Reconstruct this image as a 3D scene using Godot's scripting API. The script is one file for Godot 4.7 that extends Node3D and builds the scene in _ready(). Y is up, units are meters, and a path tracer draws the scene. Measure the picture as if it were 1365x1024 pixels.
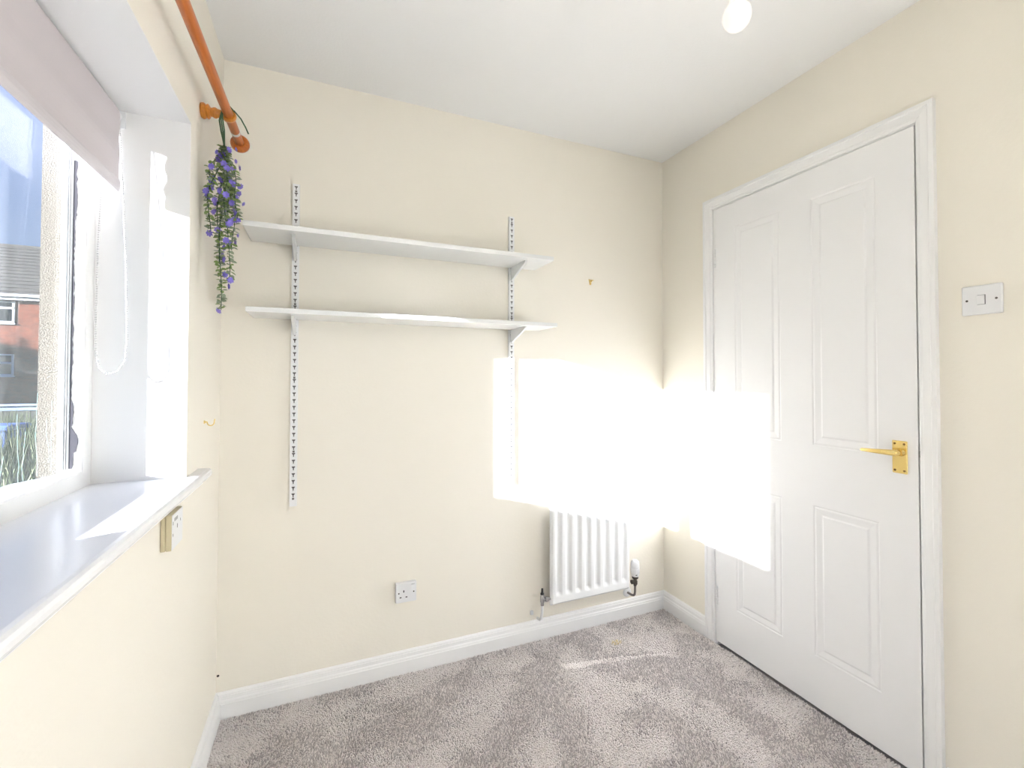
extends Node3D
# A small box room: shelves on the end wall, a white panelled door, a deep window reveal in low winter sun.
# World: end wall at z = 0, door wall at x = 0, window wall at x = -W, carpet at y = 0.

const W := 2.019
const H := 2.374
const DEPTH := 5.6
const SUN := Vector3(1.0, -0.255, -0.395)

var M := {}
var names := {}
var rng := RandomNumberGenerator.new()


func _ready() -> void:
	rng.seed = 7
	# ---- camera, sky, sun, exposure
	var cam := Camera3D.new()
	cam.name = "camera"
	cam.position = Vector3(-1.6765, 1.2161, 1.8996)
	cam.rotation_order = EULER_ORDER_YXZ
	cam.rotation = Vector3(0.01776, -0.39852, 0.00174)
	cam.projection = Camera3D.PROJECTION_FRUSTUM
	cam.near = 0.05
	cam.far = 400.0
	cam.size = 2.0 * 0.05 * 512.0 / 597.94
	cam.frustum_offset = Vector2(0, -0.05 * 19.808 / 597.94)
	add_child(cam)
	cam.current = true
	var env := Environment.new()
	var sky := Sky.new()
	var sm := ProceduralSkyMaterial.new()
	sm.sky_top_color = Color(0.25, 0.50, 0.93)
	sm.sky_horizon_color = Color(0.76, 0.86, 0.97)
	sm.sky_curve = 0.25
	sm.ground_bottom_color = Color(0.34, 0.35, 0.30)
	sm.ground_horizon_color = Color(0.70, 0.76, 0.80)
	sm.sky_energy_multiplier = 0.8
	sm.ground_energy_multiplier = 0.6
	sky.sky_material = sm
	env.background_mode = Environment.BG_SKY
	env.sky = sky
	env.tonemap_mode = Environment.TONE_MAPPER_LINEAR
	env.tonemap_exposure = 1.48
	env.sdfgi_enabled = true
	env.ssao_enabled = true
	env.ssil_enabled = true
	var we := WorldEnvironment.new()
	we.name = "world_environment"
	we.environment = env
	add_child(we)
	var sun := DirectionalLight3D.new()
	sun.name = "sun"
	sun.light_color = Color(0.925, 0.95, 1.0)
	sun.light_energy = 10.0
	sun.light_angular_distance = 0.6
	sun.sky_mode = DirectionalLight3D.SKY_MODE_LIGHT_ONLY
	sun.shadow_enabled = true
	sun.look_at_from_position(Vector3.ZERO, SUN)
	add_child(sun)

	materials()
	room()
	window()
	added_glazing()
	outer_wall()
	door()
	blind()
	shelving()
	radiator()
	curtain_pole()
	fittings()
	garland()
	outside()
	pendant()
	carpet()


# ---------------------------------------------------------------- helpers
func st_new() -> SurfaceTool:
	var st := SurfaceTool.new()
	st.begin(Mesh.PRIMITIVE_TRIANGLES)
	return st


func tri(st: SurfaceTool, a: Vector3, b: Vector3, c: Vector3, na: Vector3, nb: Vector3, nc: Vector3) -> void:
	var flip := (b - a).cross(c - a).dot(na + nb + nc) > 0.0   # front faces run clockwise
	for k in ([0, 2, 1] if flip else [0, 1, 2]):
		st.set_normal([na, nb, nc][k].normalized())
		st.add_vertex([a, b, c][k])


func quad(st: SurfaceTool, a: Vector3, b: Vector3, c: Vector3, d: Vector3, n: Vector3) -> void:
	tri(st, a, b, c, n, n, n)
	tri(st, a, c, d, n, n, n)


func quad4(st: SurfaceTool, p: Array, n: Array) -> void:
	tri(st, p[0], p[1], p[2], n[0], n[1], n[2])
	tri(st, p[0], p[2], p[3], n[0], n[2], n[3])


# a box with chamfered edges (b = 0: a plain one), turned by xf
func box(st: SurfaceTool, lo: Vector3, hi: Vector3, b := 0.0, xf := Transform3D()) -> void:
	var l := Vector3(minf(lo.x, hi.x), minf(lo.y, hi.y), minf(lo.z, hi.z))
	var h := Vector3(maxf(lo.x, hi.x), maxf(lo.y, hi.y), maxf(lo.z, hi.z))
	var c := (l + h) / 2.0
	var e := (h - l) / 2.0
	b = minf(b, minf(e.x, minf(e.y, e.z)) * 0.95)
	for ax in 3:
		var u := (ax + 1) % 3
		var v := (ax + 2) % 3
		for s in [-1.0, 1.0]:
			var p := []
			for k in [[-1, -1], [1, -1], [1, 1], [-1, 1]]:
				var q := Vector3()
				q[ax] = s * e[ax]
				q[u] = k[0] * (e[u] - b)
				q[v] = k[1] * (e[v] - b)
				p.append(xf * (c + q))
			var n := Vector3()
			n[ax] = s
			quad(st, p[0], p[1], p[2], p[3], xf.basis * n)
			if b > 0.0:
				for t in [-1.0, 1.0]:   # edge between faces +-ax and +-u
					var r := []
					for k in [[0, -1], [0, 1], [1, 1], [1, -1]]:
						var q := Vector3()
						q[ax] = s * (e[ax] - b * k[0])
						q[u] = t * (e[u] - b * (1 - k[0]))
						q[v] = k[1] * (e[v] - b)
						r.append(xf * (c + q))
					var m := Vector3()
					m[ax] = s
					m[u] = t
					quad(st, r[0], r[1], r[2], r[3], xf.basis * m.normalized())
	if b > 0.0:
		for sx in [-1.0, 1.0]:
			for sy in [-1.0, 1.0]:
				for sz in [-1.0, 1.0]:
					var s := Vector3(sx, sy, sz)
					var i := e - Vector3(b, b, b)
					var n := xf.basis * s.normalized()
					tri(st, xf * (c + s * Vector3(e.x, i.y, i.z)), xf * (c + s * Vector3(i.x, e.y, i.z)), xf * (c + s * Vector3(i.x, i.y, e.z)), n, n, n)


# a closed profile (counter-clockwise in u, v) run between frames [origin, u, v]
func sweep(st: SurfaceTool, prof: PackedVector2Array, frames: Array, caps := true) -> void:
	var n := prof.size()
	for f in frames.size() - 1:
		var A: Array = frames[f]
		var B: Array = frames[f + 1]
		for i in n:
			var p := prof[i]
			var q := prof[(i + 1) % n]
			var e := q - p
			if e.length() < 1e-6:
				continue
			var a: Vector3 = A[0] + A[1] * p.x + A[2] * p.y
			var b: Vector3 = A[0] + A[1] * q.x + A[2] * q.y
			var c: Vector3 = B[0] + B[1] * q.x + B[2] * q.y
			var d: Vector3 = B[0] + B[1] * p.x + B[2] * p.y
			var nn := (b - a).cross(d - a)
			var want: Vector3 = A[1] * e.y - A[2] * e.x
			quad(st, a, b, c, d, nn if nn.dot(want) > 0.0 else -nn)
	if caps:
		for k in [0, frames.size() - 1]:
			var F: Array = frames[k]
			var G: Array = frames[1] if k == 0 else frames[frames.size() - 2]
			var out: Vector3 = F[0] - G[0]
			var t := Geometry2D.triangulate_polygon(prof)
			for i in range(0, t.size(), 3):
				var v := []
				for j in 3:
					v.append(F[0] + F[1] * prof[t[i + j]].x + F[2] * prof[t[i + j]].y)
				var nn: Vector3 = (v[1] - v[0]).cross(v[2] - v[0])
				if nn.dot(out) < 0.0:
					nn = -nn
				tri(st, v[0], v[1], v[2], nn, nn, nn)


# profile [radius, height] turned about the y axis of xf
func lathe(st: SurfaceTool, prof: Array, seg := 24, xf := Transform3D()) -> void:
	var m := prof.size()
	var sn := []
	for i in m - 1:
		var d := Vector2(prof[i + 1][0] - prof[i][0], prof[i + 1][1] - prof[i][1])
		sn.append(Vector2(d.y, -d.x).normalized())
	for i in m - 1:
		var n0: Vector2 = sn[i]
		var n1: Vector2 = sn[i]
		if i > 0 and sn[i - 1].dot(sn[i]) > 0.6:
			n0 = (sn[i - 1] + sn[i]).normalized()
		if i < m - 2 and sn[i + 1].dot(sn[i]) > 0.6:
			n1 = (sn[i + 1] + sn[i]).normalized()
		for k in seg:
			var P := []
			var N := []
			for c in [[0, k], [0, k + 1], [1, k + 1], [1, k]]:
				var ang: float = TAU * c[1] / seg
				var pr: Array = prof[i + c[0]]
				var nn: Vector2 = n1 if c[0] else n0
				P.append(xf * Vector3(cos(ang) * pr[0], pr[1], sin(ang) * pr[0]))
				N.append(xf.basis * Vector3(cos(ang) * nn.x, nn.y, sin(ang) * nn.x))
			if prof[i][0] < 1e-6:
				tri(st, P[0], P[2], P[3], N[0], N[2], N[3])
			elif prof[i + 1][0] < 1e-6:
				tri(st, P[0], P[1], P[2], N[0], N[1], N[2])
			else:
				quad4(st, P, N)


# a tube along points; r is one radius or one for each point
func tube(st: SurfaceTool, pts: Array, r: Variant, seg := 8, caps := true) -> void:
	var rings := []
	var side := Vector3.UP
	for i in pts.size():
		var t: Vector3 = (pts[mini(i + 1, pts.size() - 1)] - pts[maxi(i - 1, 0)]).normalized()
		if absf(t.dot(side)) > 0.95:
			side = Vector3.RIGHT if absf(t.x) < 0.9 else Vector3.FORWARD
		var u := (side - t * side.dot(t)).normalized()
		side = u
		var v := t.cross(u)
		var ring := []
		for k in seg:
			var d := u * cos(TAU * k / seg) + v * sin(TAU * k / seg)
			ring.append([pts[i] + d * (r[i] if r is Array else r), d])
		rings.append([ring, pts[i], t])
	for i in rings.size() - 1:
		for k in seg:
			var a: Array = rings[i][0][k]
			var b: Array = rings[i][0][(k + 1) % seg]
			var c: Array = rings[i + 1][0][(k + 1) % seg]
			var d: Array = rings[i + 1][0][k]
			quad4(st, [a[0], b[0], c[0], d[0]], [a[1], b[1], c[1], d[1]])
	if caps:
		for e in [0, rings.size() - 1]:
			var n: Vector3 = rings[e][2] * (-1.0 if e == 0 else 1.0)
			for k in seg:
				tri(st, rings[e][1], rings[e][0][k][0], rings[e][0][(k + 1) % seg][0], n, n, n)


func numbered(called: String) -> String:
	var k: int = names.get(called, 0)
	names[called] = k + 1
	return called if k == 0 else "%s_%03d" % [called, k]


func obj(called: String, st: SurfaceTool, m: Material, parent: Node = self) -> MeshInstance3D:
	var o := MeshInstance3D.new()
	o.name = numbered(called) if parent == self else called
	o.mesh = st.commit()
	o.material_override = m
	parent.add_child(o, true)
	return o


func thing(called: String, label: String, category: String, at := Vector3.ZERO, group := "") -> Node3D:
	var o := Node3D.new()
	o.name = numbered(called)
	o.position = at
	add_child(o)
	tag(o, label, category, group)
	return o


func tag(o: Node, label: String, category: String, group := "") -> void:
	o.set_meta("label", label)
	o.set_meta("category", category)
	if group:
		o.set_meta("group", group)


func structure(o: Node, label := "", category := "") -> void:
	o.set_meta("kind", "structure")
	if label:
		tag(o, label, category)


func mat(called: String, c: Color, rough := 0.6, metal := 0.0, spec := 0.5) -> StandardMaterial3D:
	var m := StandardMaterial3D.new()
	m.resource_name = called
	m.albedo_color = c
	m.roughness = rough
	m.metallic = metal
	m.metallic_specular = spec
	M[called] = m
	return m


func noise_tex(freq: float, octaves: int, sd: int, lo: Color, hi: Color, size := 512, as_normal := false) -> NoiseTexture2D:
	var n := FastNoiseLite.new()
	n.noise_type = FastNoiseLite.TYPE_SIMPLEX_SMOOTH
	n.seed = sd
	n.frequency = freq
	n.fractal_octaves = octaves
	var t := NoiseTexture2D.new()
	t.width = size
	t.height = size
	t.seamless = true
	t.noise = n
	t.as_normal_map = as_normal
	if not as_normal:
		var g := Gradient.new()
		g.set_color(0, lo)
		g.set_color(1, hi)
		t.color_ramp = g
	return t


func triplanar(m: StandardMaterial3D, per_metre: float) -> void:
	m.uv1_triplanar = true
	m.uv1_world_triplanar = true
	m.uv1_scale = Vector3.ONE * per_metre


# ---------------------------------------------------------------- materials
func materials() -> void:
	var orange_peel := noise_tex(0.05, 3, 3, Color.BLACK, Color.WHITE)
	var wall := mat("cream emulsion", Color(0.95, 0.928, 0.878), 0.75, 0.0, 0.35)
	wall.heightmap_enabled = true
	wall.heightmap_texture = orange_peel
	wall.heightmap_scale = 0.02
	triplanar(wall, 2.5)
	var ceil := mat("white ceiling emulsion", Color(0.962, 0.960, 0.952), 0.85, 0.0, 0.3)
	ceil.heightmap_enabled = true
	ceil.heightmap_texture = orange_peel
	ceil.heightmap_scale = 0.03
	triplanar(ceil, 3.5)
	mat("reveal emulsion", Color(0.93, 0.925, 0.915), 0.8, 0.0, 0.3)
	mat("white gloss paint", Color(0.95, 0.947, 0.942), 0.32)
	mat("door paint", Color(0.95, 0.947, 0.945), 0.45)
	mat("sill gloss", Color(0.945, 0.945, 0.95), 0.24)
	mat("window frame paint", Color(0.95, 0.945, 0.93), 0.4)
	mat("shelf laminate", Color(0.935, 0.935, 0.925), 0.22)
	mat("white enamel", Color(0.94, 0.94, 0.935), 0.3)
	mat("radiator enamel", Color(0.935, 0.935, 0.93), 0.3)
	mat("white plastic", Color(0.915, 0.915, 0.915), 0.3)
	mat("bead plastic", Color(0.84, 0.83, 0.82), 0.35)
	mat("aged plastic", Color(0.78, 0.735, 0.61), 0.45)
	mat("galvanised steel", Color(0.50, 0.48, 0.46), 0.55, 0.3)
	mat("slot shade grey", Color(0.47, 0.455, 0.44), 0.5)  # stands in for the shade inside the shelf uprights
	mat("brass", Color(0.94, 0.84, 0.56), 0.2, 1.0)
	mat("dark brass", Color(0.50, 0.38, 0.20), 0.4, 0.9)
	mat("chrome", Color(0.72, 0.72, 0.73), 0.22, 1.0)
	mat("dull metal", Color(0.36, 0.34, 0.32), 0.4, 0.8)
	mat("dark plastic", Color(0.18, 0.17, 0.16), 0.5)
	var opal := mat("opal glass", Color(0.96, 0.955, 0.945), 0.25)
	opal.emission_enabled = true
	opal.emission = Color(1.0, 0.96, 0.93)
	opal.emission_energy_multiplier = 0.22
	mat("blind cloth", Color(0.785, 0.755, 0.758), 0.75, 0.0, 0.25)
	mat("blind hem", Color(0.79, 0.765, 0.77), 0.6)
	var pine := mat("varnished pine", Color(0.88, 0.58, 0.24), 0.28)
	pine.albedo_texture = noise_tex(0.012, 4, 11, Color(0.86, 0.80, 0.74), Color(1, 1, 1), 256)
	triplanar(pine, 3.0)
	pine.uv1_scale = Vector3(40, 40, 3)
	var pole := mat("stained pole", Color(0.80, 0.46, 0.20), 0.3)
	pole.albedo_texture = pine.albedo_texture
	triplanar(pole, 3.0)
	pole.uv1_scale = Vector3(40, 40, 3)
	mat("paper tape", Color(0.90, 0.88, 0.85), 0.7)
	mat("stem green", Color(0.24, 0.36, 0.24), 0.6)
	var lf := mat("leaf green", Color(0.53, 0.62, 0.37), 0.55)
	lf.backlight_enabled = true
	lf.backlight = Color(0.15, 0.2, 0.08)
	var lf2 := mat("grey leaf", Color(0.57, 0.62, 0.52), 0.6)
	lf2.backlight_enabled = true
	lf2.backlight = Color(0.12, 0.14, 0.1)
	var fl := mat("violet petal", Color(0.58, 0.53, 0.88), 0.6)
	fl.backlight_enabled = true
	fl.backlight = Color(0.2, 0.17, 0.4)
	mat("pale violet petal", Color(0.62, 0.55, 0.86), 0.6)
	mat("flower eye", Color(0.28, 0.17, 0.42), 0.7)
	var glass := mat("window glass", Color(0.93, 0.96, 0.97, 0.02), 0.02, 0.0, 0.28)
	glass.transparency = BaseMaterial3D.TRANSPARENCY_ALPHA
	var grimy := mat("grimy window glass", Color(0.66, 0.68, 0.67, 0.16), 0.02, 0.0, 0.28)
	grimy.transparency = BaseMaterial3D.TRANSPARENCY_ALPHA
	mat("dried water mark", Color(0.62, 0.70, 0.66), 0.8)
	mat("perished sealant", Color(0.27, 0.26, 0.275), 0.85)
	var rc := mat("roughcast", Color(0.485, 0.455, 0.41), 0.95, 0.0, 0.2)
	rc.albedo_texture = noise_tex(0.09, 3, 21, Color(0.72, 0.70, 0.66), Color(1, 1, 1), 256)
	rc.heightmap_enabled = true
	rc.heightmap_texture = noise_tex(0.09, 3, 21, Color.BLACK, Color.WHITE, 256)
	rc.heightmap_scale = 0.3
	triplanar(rc, 9.0)
	mat("outer sill", Color(0.52, 0.54, 0.55), 0.7)
	mat("carpet backing", Color(0.74, 0.71, 0.70), 0.95, 0.0, 0.2)
	# outside
	var br := mat("red brick", Color(1, 1, 1), 0.95, 0.0, 0.2)
	br.albedo_texture = brick_texture()
	triplanar(br, 1.0 / 1.8)
	mat("roof tile", Color(0.28, 0.265, 0.245), 0.9, 0.0, 0.2)
	mat("white pvc", Color(0.90, 0.90, 0.90), 0.4)
	mat("dark pane", Color(0.05, 0.07, 0.08), 0.05)
	mat("gutter grey", Color(0.55, 0.55, 0.54), 0.6)
	var gr := mat("rough grass", Color(0.33, 0.38, 0.24), 0.95, 0.0, 0.2)
	gr.albedo_texture = noise_tex(0.03, 4, 31, Color(0.55, 0.58, 0.5), Color(1, 1, 1), 256)
	triplanar(gr, 0.8)
	mat("hedge leaf", Color(0.33, 0.37, 0.25), 0.8, 0.0, 0.3)
	mat("dry grass blade", Color(0.52, 0.54, 0.40), 0.8, 0.0, 0.3)
	mat("weathered timber", Color(0.33, 0.32, 0.29), 0.9)
	mat("blue grey paint", Color(0.50, 0.58, 0.70), 0.6)
	mat("blue plastic", Color(0.25, 0.38, 0.62), 0.45)
	mat("soil brown", Color(0.25, 0.21, 0.17), 0.95)


func brick_texture() -> ImageTexture:
	# eight courses of three and four bricks, 1.8 m a side, for a wall some thirty metres off
	var r := RandomNumberGenerator.new()
	r.seed = 5
	var im := Image.create(256, 256, false, Image.FORMAT_RGBA8)
	im.fill(Color(0.42, 0.36, 0.31))
	for c in 24:
		var y0 := int(c * 256.0 / 24.0)
		var y1 := int((c + 1) * 256.0 / 24.0)
		for b in 9:
			var x0 := int((b - (0.5 if c % 2 else 0.0)) * 32.0)
			var k := r.randf_range(0.82, 1.1)
			var col := Color(0.45 * k, 0.25 * k, 0.17 * k)
			im.fill_rect(Rect2i(maxi(x0, 0), y0, mini(x0 + 31, 256) - maxi(x0, 0), y1 - y0 - 1), col)
	return ImageTexture.create_from_image(im)


# ---------------------------------------------------------------- the room
func room() -> void:
	var st := st_new()
	box(st, Vector3(-W - 0.25, -0.2, -0.1), Vector3(0.1, -0.008, DEPTH + 0.1))
	var fl := obj("floor", st, M["carpet backing"])
	structure(fl, "grey flecked cut pile carpet covering the floor", "carpet")
	st = st_new()
	box(st, Vector3(-W - 0.3, H, -0.1), Vector3(1.3, H + 0.15, DEPTH + 0.1))
	structure(obj("ceiling", st, M["white ceiling emulsion"]), "plain white painted ceiling", "ceiling")
	st = st_new()
	box(st, Vector3(-W - 0.25, -0.2, -0.1), Vector3(0.1, H, 0))
	structure(obj("wall_back", st, M["cream emulsion"]), "cream painted end wall behind the shelves and radiator", "wall")
	st = st_new()   # the door wall, with its opening
	box(st, Vector3(0, -0.2, -0.1), Vector3(0.1, H, 0.322))
	box(st, Vector3(0, -0.2, 1.150), Vector3(0.1, H, DEPTH + 0.1))
	box(st, Vector3(0, 2.027, 0.322), Vector3(0.1, H, 1.150))
	structure(obj("wall_right", st, M["cream emulsion"]), "cream painted wall round the white door", "wall")
	st = st_new()
	box(st, Vector3(-W - 0.25, -0.2, DEPTH), Vector3(0.1, 0.05, DEPTH + 0.1))
	box(st, Vector3(-W - 0.25, 2.1, DEPTH), Vector3(0.1, H, DEPTH + 0.1))
	box(st, Vector3(-W - 0.25, 0.05, DEPTH), Vector3(-1.92, 2.1, DEPTH + 0.1))
	box(st, Vector3(-0.1, 0.05, DEPTH), Vector3(0.1, 2.1, DEPTH + 0.1))
	structure(obj("wall_rear", st, M["cream emulsion"]), "cream painted wall facing the shelves", "wall")
	st = st_new()   # the window wall with a splayed reveal
	var xi := -W
	var xo := -W - 0.249
	box(st, Vector3(xo, -0.2, -0.1), Vector3(xi, 0.914, 3.75))
	box(st, Vector3(xo, -0.2, 3.75), Vector3(xi, 0.05, DEPTH + 0.1))
	box(st, Vector3(xo, 1.917, -0.1), Vector3(xi, H, 3.75))
	box(st, Vector3(xo, 2.1, 3.75), Vector3(xi, H, DEPTH + 0.1))
	box(st, Vector3(xo, 0.05, 5.5), Vector3(xi, 2.1, DEPTH + 0.1))
	var pn := PackedVector2Array([Vector2(xo, -0.1), Vector2(xi, -0.1), Vector2(xi, 0.42), Vector2(xo, 0.418)])
	var pf := PackedVector2Array([Vector2(xo, 1.552), Vector2(xi, 1.562), Vector2(xi, 3.75), Vector2(xo, 3.75)])
	for p in [pn, pf]:
		sweep(st, p, [[Vector3(0, 0.914, 0), Vector3.RIGHT, Vector3.BACK], [Vector3(0, 1.917, 0), Vector3.RIGHT, Vector3.BACK]], false)
	structure(obj("wall_window", st, M["cream emulsion"]), "cream painted wall round the deep window recess", "wall")
	# plaster skins of the recess, in the whiter paint of the photograph
	st = st_new()
	box(st, Vector3(xo + 0.04, 1.9155, 0.42), Vector3(xi - 0.0005, 1.9175, 1.562))
	for q in [[0.4165, 0.4185, 0.4205, 0.4192], [1.5525, 1.5605, 1.563, 1.555]]:
		sweep(st, PackedVector2Array([Vector2(xo + 0.04, q[0]), Vector2(xi - 0.0005, q[1]), Vector2(xi - 0.0005, q[2]), Vector2(xo + 0.04, q[3])]), [[Vector3(0, 0.935, 0), Vector3.RIGHT, Vector3.BACK], [Vector3(0, 1.917, 0), Vector3.RIGHT, Vector3.BACK]])
	structure(obj("trim_1", st, M["reveal emulsion"]), "white painted sides and top of the window recess", "window recess")
	# the landing behind the door, so that no daylight leaks under it
	st = st_new()
	box(st, Vector3(1.2, -0.2, -0.2), Vector3(1.3, H, 1.7))
	box(st, Vector3(0.1, -0.2, -0.2), Vector3(1.2, H, -0.1))
	box(st, Vector3(0.1, -0.2, 1.6), Vector3(1.2, H, 1.7))
	box(st, Vector3(0.1, -0.2, -0.1), Vector3(1.2, 0.0, 1.6))
	structure(obj("wall_landing", st, M["cream emulsion"]))
	# skirting: a torus board with two stepped beads
	var prof := PackedVector2Array([Vector2(0, 0), Vector2(0.018, 0), Vector2(0.018, 0.058), Vector2(0.0165, 0.0605), Vector2(0.0165, 0.0625), Vector2(0.0155, 0.067), Vector2(0.0125, 0.071), Vector2(0.0115, 0.083), Vector2(0.0095, 0.0845), Vector2(0.0095, 0.087), Vector2(0.0075, 0.0915), Vector2(0.004, 0.0945), Vector2(0, 0.095)])
	for i in prof.size():
		prof[i].y -= 0.006
	var up := Vector3.UP
	st = st_new()
	sweep(st, prof, [[Vector3(-W, 0, 0), Vector3(1, 0, 1), up], [Vector3(0, 0, 0), Vector3(-1, 0, 1), up]], false)
	structure(obj("baseboard_back", st, M["white gloss paint"]), "white stepped skirting board under the shelved wall", "skirting")
	st = st_new()
	sweep(st, prof, [[Vector3(0, 0, 0), Vector3(-1, 0, 1), up], [Vector3(0, 0, 0.294), Vector3(-1, 0, 0), up]])
	structure(obj("baseboard_right", st, M["white gloss paint"]), "short white skirting board between corner and door frame", "skirting")
	st = st_new()
	sweep(st, prof, [[Vector3(0, 0, 1.174), Vector3(-1, 0, 0), up], [Vector3(0, 0, DEPTH), Vector3(-1, 0, -1), up]], false)
	structure(obj("baseboard_right_far", st, M["white gloss paint"]), "white skirting board right of the door frame", "skirting")
	st = st_new()
	sweep(st, prof, [[Vector3(-W, 0, DEPTH), Vector3(1, 0, -1), up], [Vector3(-W, 0, 0), Vector3(1, 0, 1), up]], false)
	structure(obj("baseboard_left", st, M["white gloss paint"]), "white skirting board under the window wall", "skirting")


func carpet() -> void:
	# cut pile, a tuft every few millimetres; footprints are tufts that lean another way
	var st := st_new()
	var pts := [Vector3(0, 0, 0), Vector3(0, 0.55, 0.05), Vector3(0, 1.0, 0.14)]
	tube(st, pts, [0.19, 0.24, 0.15], 5)
	var mm := MultiMesh.new()
	mm.transform_format = MultiMesh.TRANSFORM_3D
	mm.use_colors = true
	mm.mesh = st.commit()
	var r := RandomNumberGenerator.new()
	r.seed = 99
	var lean := FastNoiseLite.new()
	lean.seed = 4
	lean.frequency = 3.2
	lean.fractal_octaves = 3
	var turn := FastNoiseLite.new()
	turn.seed = 8
	turn.frequency = 4.5
	turn.fractal_octaves = 2
	var step := 0.0043
	var buf := PackedFloat32Array()
	var nx := int(2.0 / step)
	var nz := int(1.9 / step)
	buf.resize(nx * nz * 16)
	var k := 0
	for i in nx:
		for j in nz:
			var x := -2.003 + i * step + r.randf_range(-0.0018, 0.0018)
			var z := 0.016 + j * step + r.randf_range(-0.0018, 0.0018)
			var l := lean.get_noise_2d(x, z)
			var heading := 2.4 * turn.get_noise_2d(x, z) + (0.0 if l > -0.08 else 2.6)
			var tilt := 0.25 + 0.75 * absf(l)
			var light_streak := 0.0
			# a streak of light by the radiator, painted as paler tufts laid flat
			var along := (x + 0.741) / 0.48
			if along > 0.0 and along < 1.0:
				var mid := 0.222 + along * 0.10
				if absf(z - mid) < 0.019 * (1.1 - 0.6 * along):
					tilt = 1.0
					heading = PI + 0.2
					light_streak = 0.5 - 0.35 * along
			var b := Basis(Vector3.UP, heading + r.randf_range(-0.9, 0.9)) * Basis(Vector3.RIGHT, tilt + r.randf_range(-0.2, 0.2))
			var hgt := 0.0125 * r.randf_range(0.85, 1.1)
			b = b.scaled_local(Vector3(0.0105, hgt, 0.0105))
			var y := -0.009
			var t := r.randf() + light_streak + 0.5 * clampf(l * 2.6, -0.6, 0.5)   # trodden patches: the shade of leaning pile put in as more dark tufts
			var c := Color(0.80, 0.745, 0.715)
			if t < 0.28:
				c = Color(0.55, 0.505, 0.49)
			elif t > 0.66:
				c = Color(0.91, 0.855, 0.825)
			if (Vector2(x + 0.43, z - 0.17) * Vector2(1.0, 2.0)).length() < 0.028 and r.randf() < 0.6:
				c = c * Color(0.95, 0.86, 0.55)   # a small yellow spill
			var o := k * 16
			buf[o] = b.x.x; buf[o + 1] = b.y.x; buf[o + 2] = b.z.x; buf[o + 3] = x
			buf[o + 4] = b.x.y; buf[o + 5] = b.y.y; buf[o + 6] = b.z.y; buf[o + 7] = y
			buf[o + 8] = b.x.z; buf[o + 9] = b.y.z; buf[o + 10] = b.z.z; buf[o + 11] = z
			buf[o + 12] = c.r; buf[o + 13] = c.g; buf[o + 14] = c.b; buf[o + 15] = 1.0
			k += 1
	mm.instance_count = k
	mm.buffer = buf
	var m := mat("carpet tuft", Color(1, 1, 1), 0.95, 0.0, 0.15)
	m.vertex_color_use_as_albedo = true
	var o := MultiMeshInstance3D.new()
	o.name = "carpet_pile"
	o.multimesh = mm
	o.material_override = m
	o.set_meta("kind", "stuff")
	get_node("floor").add_child(o)


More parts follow.
